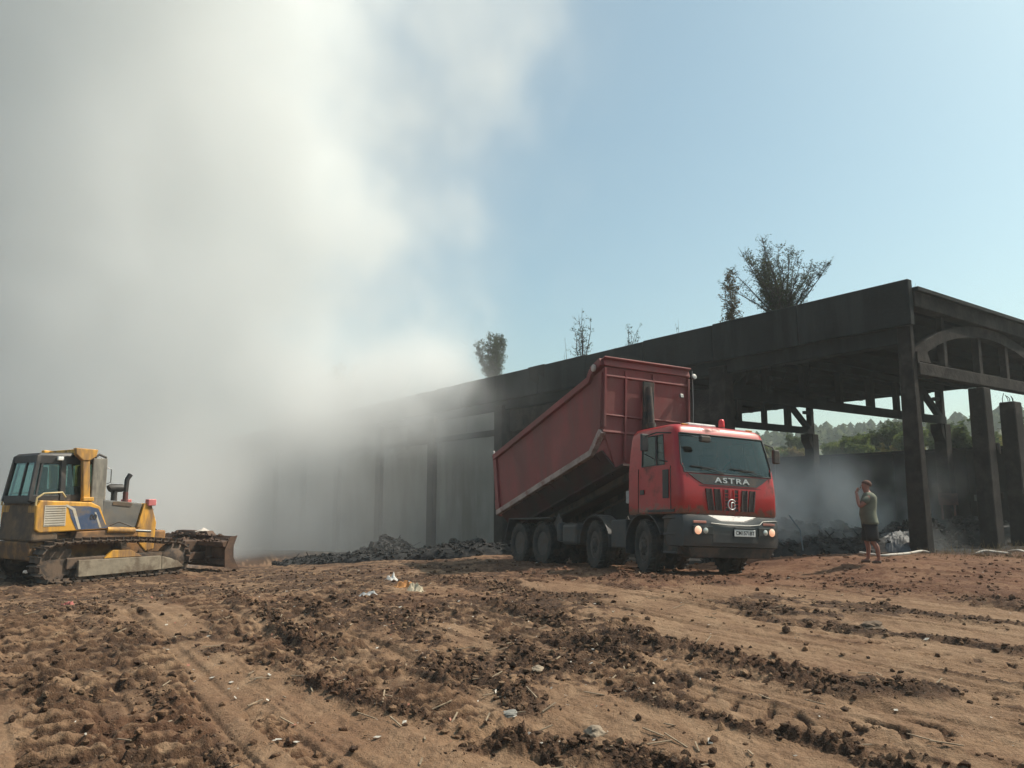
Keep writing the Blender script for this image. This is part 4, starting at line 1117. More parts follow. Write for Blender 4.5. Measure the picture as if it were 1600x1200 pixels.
        MB().lathe([(.04, -.18), (.08, -.17), (.08, .17), (.04, .18)], (X(2.0), 0, .80), (0, 1, 0), 12).build('carrier_roller', track, Tk, smooth=35)
        MB().hexa([(X(.92), s * .13, .14), (X(2.98), s * .13, .14), (X(2.98), s * .24, .14), (X(.92), s * .24, .14)], [(X(.92), s * .13, .52), (X(2.98), s * .13, .48), (X(2.98), s * .22, .48), (X(.92), s * .22, .52)]).build('track_guard', frame, Tk, bevel=.012)
        MB().hexa([(X(3.0), s * .12, .14), (X(3.62), s * .12, .16), (X(3.62), s * .22, .16), (X(3.0), s * .22, .14)], [(X(3.0), s * .12, .47), (X(3.4), s * .12, .36), (X(3.4), s * .2, .36), (X(3.0), s * .2, .47)]).build('front_guard', frame, Tk, bevel=.012)
        MB().box((X(1.9), 0, .45), (2.4, .22, .26)).build('track_beam', track, Tk, bevel=.02)
        MB().prism([(X(1.55), s * .05, .52), (X(2.5), s * .05, .50), (X(2.2), s * .05, .68), (X(1.75), s * .05, .70)], (0, s * .1, 0)).build('beam_bracket', yel, Tk, bevel=.01)
    # ---- hull and side panels
    MB().box((X(1.9), 0, .78), (3.1, 1.2, .62)).build('hull', yeld, D, bevel=.04)
    def block(nm, fz, y0, y1, m, b=.03):
        mb = MB(); mb.prism([(X(f), y0, z) for f, z in fz], (0, y1 - y0, 0)); return mb.build(nm, m, D, bevel=b)
    block('fuel_tank', [(0.0, .98), (.08, 1.86), (.6, 1.86), (.6, .98)], -.86, .86, tank, .05)
    block('rear_hull', [(.05, .55), (.0, .97), (.9, .97), (.9, .55)], -.75, .75, yeld, .03)
    MB().tube([(X(-.02), .5, 1.93), (X(.1), .5, 1.98), (X(.5), .5, 1.98)], .02, 6).build('rear_rail', dark, D)
    for s in (-1, 1):
        y = .90 * s
        mb = MB(); mb.prism([(X(.06), y, 1.25), (X(.16), y, 1.18), (X(1.95), y, 1.20), (X(1.70), y, 1.30), (X(1.52), y, 1.75), (X(1.30), y, 1.86), (X(.15), y, 1.92), (X(.06), y, 1.78)], (0, -.42 * s, 0))
        S = mb.build('side_fender', yel, D, bevel=.025)
        o = .004
        def decal(nm, poly, m, k=1):
            MB().prism([(X(f), y + o * k * s, z) for f, z in poly], (0, .004 * s, 0)).build(nm, m, S)
        decal('vent_decal', [(.24, 1.32), (.72, 1.32), (.72, 1.80), (.24, 1.80)], pale)
        decal('blue_decal', [(.98, 1.215), (1.88, 1.225), (1.66, 1.32), (1.47, 1.70), (1.25, 1.76), (.76, 1.78), (.84, 1.50)], blue)
        decal('stripe_decal', [(1.02, 1.23), (1.08, 1.23), (.92, 1.72), (.72, 1.82), (.70, 1.78), (.86, 1.68)], pale, 2.2)
        decal('stripe_decal', [(1.52, 1.24), (1.57, 1.24), (1.42, 1.62), (1.38, 1.62)], pale, 2.2)
        Mt = Matrix.Translation((X(1.36), y + .016 * s, 1.50)) @ (Matrix(((1, 0, 0, 0), (0, 0, -1, 0), (0, 1, 0, 0), (0, 0, 0, 1))) if s < 0 else Matrix(((-1, 0, 0, 0), (0, 0, 1, 0), (0, 1, 0, 0), (0, 0, 0, 1))))
        text_mesh('00', .17, .002, 'model_digits', dark, S, Mt)
        mb = MB()
        for k in range(9):
            MB_ = None; mb.box((X(.48), y + .011 * s, 1.345 + .054 * k), (.44, .006, .014))
        mb.build('vent_grid', frame, S)
        MB().tube([(X(.05), y * .97, 1.80), (X(.07), y * .97, 1.98), (X(.22), y * .97, 2.08), (X(.62), y * .97, 2.10), (X(.7), y * .97, 1.98)], .022, 6).build('handrail', mat('rail_cream', (.55, .42, .2), .6), D, smooth=50)
        block('step_plate', [(.95, .98), (1.0, 1.17), (2.5, 1.17), (2.5, .98)], min(y, y - .5 * s), max(y, y - .5 * s), yeld, .02)
        # tilt / lift ram
        MB().tube([(X(1.72), y * .98, 1.18), (X(2.42), y * .98, 1.13)], .075, 12).build('lift_ram', yel, D, smooth=50)
        MB().tube([(X(2.42), y * .98, 1.13), (X(2.85), y * .98, 1.09)], .035, 8).build('ram_rod', steel, D, smooth=50)
    # ---- engine hood and nose
    block('engine_hood', [(1.62, 1.20), (1.62, 1.93), (2.78, 1.80), (2.62, 1.18)], -.58, .58, grey, .035)
    MB().prism([(X(1.98), -.588, 1.78), (X(2.45), -.588, 1.72), (X(2.5), -.588, 1.80), (X(2.35), -.588, 1.835), (X(2.0), -.588, 1.865)], (0, -.008, 0)).build('hood_vent', tank, D)
    MB().bar((X(1.66), -.59, 1.2), (X(1.74), -.59, 1.9), .04, .02, up=(0, 1, 0)).build('hood_edge', dark, D)
    for y in (-.6, .6):
        MB().prism([(X(2.64), y, 1.20), (X(2.74), y, 1.20), (X(2.92), y, 1.78), (X(2.80), y, 1.80)], (0, .03 * (1 if y > 0 else -1), 0)).build('hood_stripe', yel, D)
    block('radiator_guard', [(2.66, .82), (2.64, 1.2), (2.82, 1.80), (3.0, 1.80), (3.16, 1.3), (3.12, .62), (2.9, .55)], -.62, .62, yel, .03)
    mb = MB()
    for k in range(9): mb.box((X(3.10) + .03 - abs(k - 4) * .005, 0, .75 + .11 * k), (.03, 1.0, .03))
    mb.build('radiator_grille', dark, D)
    for s in (-1, 1):
        L_ = MB().box((X(2.98), s * .60, 1.82), (.22, .17, .17)).build('work_lamp', mat('lamp_pink', (.55, .17, .17), .4), D, bevel=.02)
        MB().box((X(3.10), s * .60, 1.82), (.02, .13, .12)).build('lens', mat('clear_lens', (.6, .6, .6), .15), L_)
    MB().tube([(X(2.2), -.22, 1.86), (X(2.2), -.22, 2.16)], .075, 12).build('cleaner_pipe', dark, D, smooth=50)
    MB().tube([(X(2.06), -.22, 2.18), (X(2.1), -.22, 2.2), (X(2.4), -.22, 2.2)], [.10, .11, .10], 12).build('air_cleaner', dark, D, smooth=50)
    mb = MB().tube([(X(2.5), -.22, 1.82), (X(2.5), -.22, 2.1)], .065, 12); mb.build('silencer_base', mat('stack_red', (.14, .045, .04), .7), D, smooth=50)
    MB().tube([(X(2.5), -.22, 2.10), (X(2.52), -.22, 2.42), (X(2.60), -.22, 2.55)], [.06, .06, .065], 12).build('exhaust_stack', dark, D, smooth=50)
    # ---- cab
    C = empty('cab', (0, 0, 0), 0, D)
    zb, zt = 1.90, 2.96
    cor = lambda f, y, z: (X(f), y, z)
    rb, rt, fb, ft = .0, .17, 1.50, 1.46
    yb, yt = .66, .58
    P = {}
    def lin(f0, f1, y, z): k = (z - zb) / (zt - zb); return Vector((X(lerp(f0, f1, k)), y, z))
    def post(a0, a1, yb_, yt_, w_=.07, nm='cab_post'):
        MB().bar((X(a0), yb_, zb), (X(a1), yt_, zt), w_, w_, up=(0, 1, 0)).build(nm, dark, C, bevel=.012)
    for s in (-1, 1):
        post(rb, rt, yb * s, yt * s, .09); post(.70, .72, (yb + .01) * s, (yt + .01) * s, .12); post(fb, ft, yb * s, yt * s, .10); post(.12, .28, (yb + .0) * s, (yt) * s, .05)
        MB().bar((X(.03), (yb) * s, zb + .06), (X(1.5), (yb) * s, zb + .06), .07, .17, up=(0, 0, 1)).build('cab_sill', dark, C, bevel=.01)
        MB().bar((X(.15), (yt) * s, zt - .08), (X(1.5), (yt) * s, zt - .08), .08, .20, up=(0, 0, 1)).build('roof_rail', dark, C, bevel=.01)
        for a, b in ((.06, .68), (.74, 1.47)):
            q = [Vector((X(a + (.0 if a > .5 else .02)), (yb - .005) * s, zb + .1)), Vector((X(b), (yb - .005) * s, zb + .1)), Vector((X(b), (yt - .005) * s, zt - .15)), Vector((X(a + (.0 if a > .5 else .14)), (yt - .005) * s, zt - .15))]
            MB().add(q, [(0, 1, 2, 3)]).build('side_glass', gl, C)
    for a0, a1, nm in ((.0, .17, 'rear_glass'), (1.5, 1.46, 'front_glass')):
        q = [lin(a0, a1, -yb + .03, zb + .1), lin(a0, a1, yb - .03, zb + .1), lin(a0, a1, yt - .03, zt - .1), lin(a0, a1, -yt + .03, zt - .1)]
        MB().add(q, [(0, 1, 2, 3)]).build(nm, gl, C)
        MB().bar(lin(a0, a1, -yb, zb + .06), lin(a0, a1, yb, zb + .06), .07, .14).build('cab_sill', dark, C)
        MB().bar(lin(a0, a1, -yt, zt - .07), lin(a0, a1, yt, zt - .07), .07, .16).build('roof_rail', dark, C)
    MB().bar(lin(0, .17, -.1, zb), lin(0, .17, -.1, zt), .05, .05, up=(0, 1, 0)).build('cab_post', dark, C)
    MB().hexa([cor(.13, -.62, zt), cor(1.5, -.62, zt), cor(1.5, .62, zt), cor(.13, .62, zt)], [cor(.2, -.56, zt + .07), cor(1.45, -.56, zt + .11), cor(1.45, .56, zt + .11), cor(.2, .56, zt + .07)]).build('roof', dark, C, bevel=.02)
    MB().box(cor(.75, 0, 1.88), (1.5, 1.3, .06)).build('cab_floor', dark, C)
    S = MB().box(cor(.72, -.05, 2.12), (.5, .5, .14)).build('seat', dark, C, bevel=.04)
    MB().box(cor(.48, -.05, 2.42), (.13, .48, .58)).build('seat_back', dark, S, bevel=.05)
    for y in (-.3, .25): MB().tube([cor(1.1, y, 1.9), cor(1.05, y, 2.3)], .018, 6).build('lever', dark, C)
    MB().box(cor(1.3, 0, 2.1), (.25, .8, .3)).build('console', dark, C, bevel=.04)
    L_ = MB().box(cor(.62, -.66, 2.90), (.13, .08, .09)).build('cab_lamp', mat('white_lamp', (.75, .75, .72), .3), C, bevel=.015)
    # roll-over bar
    for s in (-1, 1):
        MB().hexa([cor(1.10, s * .74, 1.88), cor(1.36, s * .74, 1.88), cor(1.36, s * .90, 1.88), cor(1.10, s * .90, 1.88)], [cor(1.10, s * .74, 1.98), cor(1.36, s * .74, 1.98), cor(1.36, s * .90, 1.98), cor(1.10, s * .90, 1.98)]).build('bar_foot', yel, D, bevel=.02)
        MB().bar(cor(1.20, s * .80, 1.9), cor(1.13, s * .80, 2.96), .13, .17, up=(1, 0, 0)).build('roll_bar_post', yel, D, bevel=.02)
        mb = MB(); mb.prism([cor(.86, s * .73, 3.16), cor(1.40, s * .73, 3.13), cor(1.36, s * .73, 2.96), cor(1.20, s * .73, 2.86), cor(1.04, s * .73, 2.86), cor(.88, s * .73, 3.0)], (0, .16 * s, 0)); mb.build('roll_bar_head', yel, D, bevel=.02)
    MB().bar(cor(1.12, -.73, 3.07), cor(1.12, .73, 3.07), .28, .14, up=(0, 0, 1)).build('roll_bar_beam', yel, D, bevel=.02)
    for s in (-1, 1):
        MB().tube([(X(1.8), s * .75, 1.26), (X(2.05), s * .82, 1.36), (X(2.4), s * .85, 1.22)], .02, 6).build('hose', dark, D, smooth=60)
        MB().tube([(X(2.7), s * .5, 1.0), (X(3.2), s * .45, 1.15), (X(3.6), s * .4, .8)], .022, 6).build('hose', dark, D, smooth=60)
    # open cab door, its glass grey with dust
    Dr = empty('open_door', (X(1.40), -.60, 0), 0, D)
    M_ = Matrix.Rotation(R(-28), 3, 'Z')
    dusty = mat('dusty_glass', (.19, .175, .15), .8, var=.25, scale=3, dirt=(.32, .29, .24), dirt_amt=.45, dirt_scale=5, streak=True)
    MB().box((.15, -.10, 2.42), (.36, .05, 1.02), None).build('door_panel', dusty, Dr, bevel=.03)
    MB().box((.13, -.10, 1.76), (.30, .05, .36)).build('lower_panel', dusty, Dr, bevel=.02)
    MB().tube([(.33, -.12, 2.30), (.42, -.14, 2.34), (.42, -.14, 2.66), (.33, -.12, 2.70)], .014, 6).build('grab_handle', steel, Dr)
    MB().tube([(.02, -.1, 2.95), (.12, -.1, 3.02), (.3, -.1, 2.95)], .03, 6).build('wiper_motor', dark, Dr)
    # ---- blade and push frame
    bx = X(2.95) + 2.15
    Bl = empty('blade', (bx - .55, 0, .02), 0, D)
    prof = [(.42, .0), (.25, .10), (.14, .28), (.12, .5), (.20, .70), (.34, .86)]
    mb = MB(); w = 1.62
    pts = [(a, b) for a, b in prof] + [(a - .05, b) for a, b in reversed(prof)]
    mb.prism([(a, -w, b) for a, b in pts], (0, 2 * w, 0)); mb.build('mouldboard', rust, Bl, smooth=30)
    for s in (-1, 1):
        MB().prism([(.44, w * s, -.02), (.0, w * s, .05), (-.02, w * s, .5), (.12, w * s, .84), (.36, w * s, .88), (.25, w * s, .6), (.26, w * s, .3)], (0, .03 * s, 0)).build('end_plate', rust, Bl)
        MB().prism([(.05, .9 * s, .1), (-.1, .9 * s, .2), (-.06, .9 * s, .75), (.12, .9 * s, .86)], (0, .04, 0)).build('rib', rust, Bl)
    MB().hexa([(-.06, -w, .60), (.14, -w, .56), (.14, w, .56), (-.06, w, .60)], [(-.08, -w, .72), (.15, -w, .76), (.15, w, .76), (-.08, w, .72)]).build('back_beam', rust, Bl, bevel=.01)
    MB().hexa([(-.02, -w, .12), (.2, -w, .10), (.2, w, .10), (-.02, w, .12)], [(.0, -w, .24), (.15, -w, .28), (.15, w, .28), (.0, w, .24)]).build('back_beam', rust, Bl, bevel=.01)
    MB().hexa([(.10, -w + .9, .86), (.34, -w + .9, .86), (.34, w - .5, .86), (.10, w - .5, .86)], [(.16, -w + 1.1, .98), (.36, -w + 1.1, .98), (.36, w - .7, .98), (.16, w - .7, .98)]).build('spill_plate', rust, Bl)
    for s in (-1, 1):
        MB().bar((X(2.6), s * .62, .42), (bx - .45, s * .62, .35), .16, .2).build('push_arm', rust, D, bevel=.02)
    MB().box((bx - .75, 0, .62), (.5, .9, .3)).build('blade_yoke', rust, D, bevel=.03)
    # mud and rags caught on the blade
    rs = np.random.RandomState(2); n = 60
    pts = np.column_stack([rs.uniform(-.15, .38, n), rs.uniform(-w, w, n), rs.choice([.74, .88, .28], n)])
    o = scatter('caked_mud', pts, rs.uniform(.02, .07, n), rust, 3); o.parent = Bl; o['kind'] = 'stuff'
    MB().add([(.1, -.35, .98), (.3, -.5, .97), (.28, -.2, 1.07), (.05, -.1, .95)], [(0, 1, 2), (0, 2, 3)]).build('rag', mat('rag_white', (.5, .45, .4), .9), Bl)
    return D
DOZER = build_dozer()
# ---------------------------------------------------------------- person
def skin_mesh(name, joints, edges, m, parent, lvl=2, root=0):
    me = bpy.data.meshes.new(name); me.from_pydata([j[0] for j in joints], edges, []); me.update()
    o = bpy.data.objects.new(name, me); COL.objects.link(o); o.parent = parent
    sk = o.modifiers.new('skin', 'SKIN'); sk.use_smooth_shade = True
    for i, j in enumerate(joints):
        d = me.skin_vertices[0].data[i]; r = j[1]; d.radius = r if isinstance(r, tuple) else (r, r); d.use_root = (i == root)
    ss = o.modifiers.new('sub', 'SUBSURF'); ss.levels = lvl; ss.render_levels = lvl
    me.materials.append(m)
    dg = bpy.context.evaluated_depsgraph_get(); me2 = bpy.data.meshes.new_from_object(o.evaluated_get(dg)); o.modifiers.clear(); o.data = me2; me2.name = name
    shade(me2, True); return o

def build_person():
    skin = mat('skin', (0.30, 0.135, 0.095), 0.6, var=0.08, scale=8)
    shirt = mat('olive_tshirt', (0.125, 0.135, 0.10), 0.9, var=0.12, scale=6, bump=.006, bump_scale=9)
    shorts = mat('black_shorts', (0.018, 0.018, 0.02), 0.9, var=0.2)
    hair = mat('short_hair', (0.12, 0.055, 0.04), 0.9, var=0.2)
    shoe = mat('brown_shoe', (0.09, 0.05, 0.035), 0.8, var=0.2)
    px, py = 7.80, 17.15
    z = float(yard_z(np.array([px]), np.array([py]))[0]) + 0.045
    # facing towards the picture's left and slightly away
    fa = R(-72); P = empty('person', (px, py, z), -fa)
    # local +y = facing, +x = the person's right ... left arm is -x
    tag(P, 'person in olive t-shirt and black shorts watching the smoke, one hand raised to the mouth', 'person')
    J = []; E = []
    def j(p, r, link=None):
        J.append((p, r)); k = len(J) - 1
        if link is not None: E.append((link, k))
        return k
    pel = j((0, 0, .93), (.165, .13)); ab = j((0, .02, 1.10), (.165, .13), pel); ch = j((0, .0, 1.30), (.18, .125), ab); sh = j((0, -.03, 1.44), (.13, .09), ch)
    nk = j((0, .0, 1.52), .058, sh); h1 = j((0, .035, 1.60), (.070, .078), nk); h2 = j((0, .03, 1.68), (.078, .098), h1); h3 = j((0, .01, 1.745), (.060, .075), h2)
    for s in (-1, 1):
        s1 = j((.18 * s, -.03, 1.42), .070, sh)
        if s < 0:                                                  # arm raised to the mouth
            el = j((-.23, .20, 1.21), .052, s1); wr = j((-.07, .225, 1.50), .031, el)
        else:
            el = j((.25, -.04, 1.13), .050, s1); wr = j((.24, .03, .88), .031, el)
        pm = j(tuple(Vector(J[wr][0]) + (Vector(J[wr][0]) - Vector(J[el][0])).normalized() * .07), (.030, .018), wr)
        hp = j((.085 * s, 0, .88), .10, pel)
        off = -.13 if s < 0 else .06
        kn = j((.095 * s, off * .5 + .04, .49), (.062, .064), hp); cf = j((.10 * s, off * .8 - .01, .34), (.056, .060), kn); an = j((.10 * s, off, .09), .037, cf)
        j((.11 * s, off + .10, .035), (.040, .03), an)
    skin_mesh('body', J, E, skin, P)
    # fingers
    for base, d in (((-.05, .215, 1.565), Vector((.30, -.15, .35))), ((.24, .05, .81), Vector((-.02, .1, -1)))):
        d = d.normalized()
        for k in range(5):
            o = Vector((.0, .0, 1)) * (.018 * (k - 1.5)) if k < 4 else Vector((0, -.03, .0))
            L_ = (.07, .078, .074, .06, .05)[k]; b = Vector(base) + o
            MB().tube([b - d * .03, b + d * L_ * .5, b + d * L_ + Vector((0, -.02, -.01))], [.011, .010, .008], 6).build('finger', skin, P, smooth=60)
    # head details
    MB().prism([(0, .13, 1.665), (0, .155, 1.615), (0, .12, 1.61)], (.018, 0, 0)).build('nose', skin, P, bevel=.006)
    for s in (-1, 1):
        MB().lathe([(.006, 0), (.028, .006), (.030, .014), (.018, .02)], (.076 * s, .015, 1.645), (s, -.3, 0), 10).build('ear', skin, P, smooth=60)
        MB().lathe([(.002, 0), (.011, .003), (.008, .008)], (.032 * s, .115, 1.672), (0, 1, 0), 8).build('eye', mat('eye_dark', (.03, .02, .02), .3), P, smooth=60)
    MB().box((0, .118, 1.585), (.045, .012, .01)).build('mouth', mat('lip', (.2, .07, .06), .6), P, bevel=.004)
    v, f = ico(3); v = v * [.085, .108, .094]; c = v[f].mean(1); f = f[c[:, 2] > -.012 + .55 * c[:, 1]]
    from_arrays('hair', v + [0, .008, 1.70], f, hair, True, parent=P)
    # shirt: loose, hem at the hips
    def hull_rings(nm, rings, m, cap=False):
        mb = MB(); n = 20
        for cx, cy, cz, rx, ry in rings:
            for k in range(n):
                a = 2 * math.pi * k / n; w_ = 1 + .035 * math.sin(3 * a + cz * 11) + .02 * math.sin(7 * a + cz * 23)
                mb.v.append((cx + rx * math.cos(a) * w_, cy + ry * math.sin(a) * w_, cz))
        for i in range(len(rings) - 1):
            for k in range(n): mb.f.append((i * n + k, i * n + (k + 1) % n, (i + 1) * n + (k + 1) % n, (i + 1) * n + k))
        o = mb.build(nm, m, P, smooth=180)
        so = o.modifiers.new('t', 'SOLIDIFY'); so.thickness = .008
        return o
    hull_rings('tshirt', [(0, -.02, .84, .235, .18), (0, -.01, .90, .232, .175), (0, .02, 1.05, .225, .172), (0, .01, 1.2, .230, .168), (0, -.01, 1.32, .235, .17), (0, -.03, 1.41, .238, .155), (0, -.03, 1.46, .21, .135), (0, -.02, 1.505, .125, .10), (0, -.01, 1.53, .078, .075)], shirt)
    skin_mesh('sleeve', [((-.13, -.03, 1.42), .085), ((-.20, .05, 1.35), .084), ((-.225, .14, 1.30), .070)], [(0, 1), (1, 2)], shirt, P)
    skin_mesh('sleeve', [((.13, -.03, 1.42), .085), ((.21, -.03, 1.33), .084), ((.235, -.035, 1.24), .070)], [(0, 1), (1, 2)], shirt, P)
    hull_rings('shorts', [(0, 0, .78, .205, .16), (0, 0, .86, .205, .165), (0, 0, .97, .19, .15), (0, 0, 1.0, .18, .14)], shorts)
    for s in (-1, 1):
        off = -.13 if s < 0 else .06
        hull_rings('shorts_leg', [(.105 * s, off * .45 + .03, .48, .112, .118), (.10 * s, off * .35 + .02, .62, .118, .13), (.095 * s, off * .15, .75, .12, .14), (.09 * s, 0, .87, .11, .14)], shorts)
        skin_mesh('shoe', [((.10 * s, off - .05, .04), (.040, .038)), ((.105 * s, off + .05, .04), (.046, .036)), ((.115 * s, off + .15, .03), (.040, .026))], [(0, 1), (1, 2)], shoe, P)
    return P
PERSON = build_person()

# ---------------------------------------------------------------- plants
def leaf_mat(nm, a, b, transl=.25):
    if nm in MATS: return MATS[nm]
    m = bpy.data.materials.new(nm); m.use_nodes = True; t = m.node_tree; t.nodes.clear(); w = NT(t)
    out = w.n('ShaderNodeOutputMaterial'); df = w.n('ShaderNodeBsdfDiffuse'); tl = w.n('ShaderNodeBsdfTranslucent'); mx = w.n('ShaderNodeMixShader'); mx.inputs[0].default_value = transl
    tc = w.n('ShaderNodeTexCoord').outputs['Object']
    c = w.mix(w.ss(w.noise(1.3, 4, .6, tc), .35, .65), a, b)
    c = w.mix(w.ss(w.noise(14, 2, .6, tc), .3, .7, 0, .4), c, tuple(x * .45 for x in a))
    t.links.new(c, df.inputs[0]); t.links.new(c, tl.inputs[0]); t.links.new(df.outputs[0], mx.inputs[1]); t.links.new(tl.outputs[0], mx.inputs[2]); t.links.new(mx.outputs[0], out.inputs['Surface'])
    MATS[nm] = m; return m

def leaves(centres, size, rs, per=1, spread=0.0):
    n = len(centres) * per
    c = np.repeat(centres, per, 0) + rs.normal(0, spread, (n, 3)) if spread else np.repeat(centres, per, 0)
    u = rs.normal(0, 1, (n, 3)); u /= np.linalg.norm(u, axis=1)[:, None]; v = np.cross(u, rs.normal(0, 1, (n, 3))); v /= np.linalg.norm(v, axis=1)[:, None]
    s = size * rs.uniform(.6, 1.4, n)[:, None]
    co = np.stack([c - u * s, c + v * s * .5, c + u * s, c - v * s * .5], 1).reshape(-1, 3)
    return co, np.arange(n * 4).reshape(-1, 4)

LEAFX = 1.0
def make_tree(name, seed, h, w, stems, nleaf, lsize, lm, bark, crown0=0.15, shape='round', fork=3, lean=0.0):
    """stems from the ground, forking limbs; leaves hang on the limb ends and along twigs"""
    rr = random.Random(seed); rs = np.random.RandomState(seed)
    T = empty(name); mb = MB(); tips = []; trunk_pts = []
    def limb(p, d, L, r, lev):
        pts = [p]; n = 4
        for k in range(n):
            d = (d + Vector((rr.uniform(-.16, .16), rr.uniform(-.16, .16), rr.uniform(-.02, .12)))).normalized()
            p = p + d * L / n; pts.append(p)
        mb.tube(pts, [lerp(r, r * .5, k / n) for k in range(n + 1)], 5 if lev else 6, cap=False)
        for q in pts[1 if lev else 2:]: tips.append((q, lev))
        if lev < fork:
            nb = rr.randint(2, 4) if lev else rr.randint(3, 5)
            for k in range(nb):
                a = rr.uniform(0, 6.28); spread_ = rr.uniform(.4, 1.0) if shape == 'round' else rr.uniform(.2, .45)
                d2 = (d + Vector((math.cos(a) * spread_, math.sin(a) * spread_, rr.uniform(-.1, .35)))).normalized()
                limb(pts[rr.randint(2 if lev == 0 else 1, n)], d2, L * rr.uniform(.45, .72), r * .5, lev + 1)
    for k in range(stems):
        a = rr.uniform(0, 6.28); sp = (.0 if stems == 1 else rr.uniform(.25, .75)) * w / h
        limb(Vector((rr.uniform(-.04, .04) * w, rr.uniform(-.04, .04) * w, 0)), Vector((math.cos(a) * sp + lean, math.sin(a) * sp, 1)).normalized(), h * rr.uniform(.42, .58) if stems > 1 else h * .52, h * .016, 0)
    mb.build('trunk', bark, T)
    P = np.array([t[0][:] for t in tips if t[1] >= 1]); P = P[P[:, 2] > h * crown0]
    # fit the crown to its real size
    nleaf = int(nleaf * LEAFX); k = rs.randint(0, len(P), nleaf // 4)
    co, q = leaves(P[k], lsize, rs, 4, h * .028)
    co = np.array(co)
    from_arrays('crown', co, q, lm, False, parent=T)
    zmax = max(P[:, 2].max(), .1); wx = np.percentile(np.hypot(P[:, 0], P[:, 1]), 92) * 2; T.scale = (w / wx, w / wx, h / zmax)
    return T

def make_bush(name, seed, h, w, stems, twigs, nleaf, lsize, lm, bark, prof, lo=0.1):
    """stems fanning out of one foot, twigs along them, small leaves on the twigs; prof(k) = half width of the crown at relative height k"""
    rr = random.Random(seed); rs = np.random.RandomState(seed); T = empty(name); mb = MB(); L = []
    for k in range(stems):
        zz = h * rr.uniform(.62, 1.0) if k else h; a = rr.uniform(0, 6.283); q = prof(zz / h) * w / 2 * (rr.uniform(.35, 1.0) if k else .15)
        tip = Vector((math.cos(a) * q, math.sin(a) * q, zz)); mid = Vector((tip.x * .45, tip.y * .45, zz * .5)) + Vector((rr.uniform(-.04, .04), rr.uniform(-.04, .04), 0)) * h
        pts = [Vector((rr.uniform(-.02, .02) * w, rr.uniform(-.02, .02) * w, -.1)), mid * .5 + Vector((0, 0, h * .02)), mid, (mid + tip) / 2 + Vector((rr.uniform(-.03, .03) * h, rr.uniform(-.03, .03) * h, 0)), tip]
        mb.tube(pts, [.010 * h, .008 * h, .006 * h, .004 * h, .0015 * h], 5, cap=False)
        for j in range(twigs):
            u = rr.uniform(.15, .97) * 4; i = min(int(u), 3); p = pts[i].lerp(pts[i + 1], u - i)
            if p.z < lo * h: continue
            b = rr.uniform(0, 6.283); ln = h * rr.uniform(.06, .22) * (1.1 - .6 * u / 4); e = p + Vector((math.cos(b) * ln * .8, math.sin(b) * ln * .8, ln * rr.uniform(.2, .9)))
            lim = prof(min(1, e.z / h)) * w / 2 * 1.12; r = math.hypot(e.x, e.y)
            if r > lim and r > 0: e.x *= lim / r; e.y *= lim / r
            mb.tube([p, (p + e) / 2 + Vector((0, 0, -.01 * h)), e], [.0028 * h, .002 * h, .001 * h], 3, cap=False)
            for q_ in (.35, .6, .8, 1.0): L.append(p.lerp(e, q_)[:])
    mb.build('trunk', bark, T)
    L = np.array(L); n = max(1, nleaf // 3); co, q = leaves(L[rs.randint(0, len(L), n)], lsize, rs, 3, lsize * 1.3)
    from_arrays('crown', co, q, lm, False, parent=T); return T

bark = mat('bark', (0.05, 0.042, 0.036), 0.9, var=.3)
lm_dark = leaf_mat('leaf_dark', (0.05, 0.068, 0.042), (0.10, 0.115, 0.06), .3)
lm_warm = leaf_mat('leaf_warm', (0.11, 0.085, 0.045), (0.17, 0.13, 0.06))
lm_green = leaf_mat('leaf_green', (0.11, 0.15, 0.05), (0.22, 0.25, 0.08), .4)
lm_yel = leaf_mat('leaf_yellow', (0.22, 0.20, 0.07), (0.34, 0.29, 0.10), .4)

def on_roof(px, s_guess_t, t=0.9):
    """spot on the roof deck under a bearing: intersect the bearing with the line t = const along the hall"""
    d = px_dir(px, 600); b = Vector((d.x, d.y))
    o = HC + HE * t; det = b.x * (-HD.y) - b.y * (-HD.x)
    k = (o.x * (-HD.y) - o.y * (-HD.x)) / det
    return (b.x * k, b.y * k)
round_ = lambda k: .35 + .65 * math.sin(min(1, max(0, k)) ** .8 * math.pi) if k < .9 else .55
cone_ = lambda k: .25 + .9 * math.sin(max(0, min(1, k)) ** .7 * math.pi) * (1.15 - .5 * k)
pole_ = lambda k: .6 + .4 * math.sin(k * math.pi)
ROOF = [  # bearing px, top px, width m, stems, twigs, leaves, leaf size, material, seed, crown, t, label, name
    (1230, 379, 5.4, 30, 56, 15000, .026, lm_dark, 3, round_, 1.0, 'wide many stemmed bush growing on the roof edge, the biggest plant up there', 'roof_bush'),
    (1148, 424, .8, 5, 30, 2600, .034, lm_warm, 9, pole_, 1.0, 'narrow upright poplar sapling on the roof just left of the wide bush', 'roof_sapling'),
    (910, 480, 1.2, 6, 16, 700, .034, lm_dark, 14, pole_, 1.2, 'thin sparse sapling on the roof above the tipper body', 'roof_sapling'),
    (982, 505, 2.0, 6, 10, 320, .032, lm_dark, 21, round_, 1.2, 'low almost bare bush on the roof right of the thin sapling', 'roof_bush'),
    (772, 521, 4.6, 16, 38, 10000, .040, lm_dark, 33, cone_, 1.2, 'dense rounded young tree on the roof where the smoke thins out', 'roof_tree'),
    (540, 566, 7.5, 14, 30, 7000, .055, lm_dark, 41, round_, 1.5, 'faint tree on the roof half hidden by the smoke', 'roof_tree'),
    (1063, 497, .4, 2, 4, 30, .02, lm_dark, 51, pole_, 1.2, 'tiny bare shoot on the roof edge between bush and poplar', 'roof_shoot'),
    (884, 530, .5, 2, 5, 30, .02, lm_dark, 53, pole_, 1.2, 'tiny shoot on the roof edge left of the thin sapling', 'roof_shoot'),
]
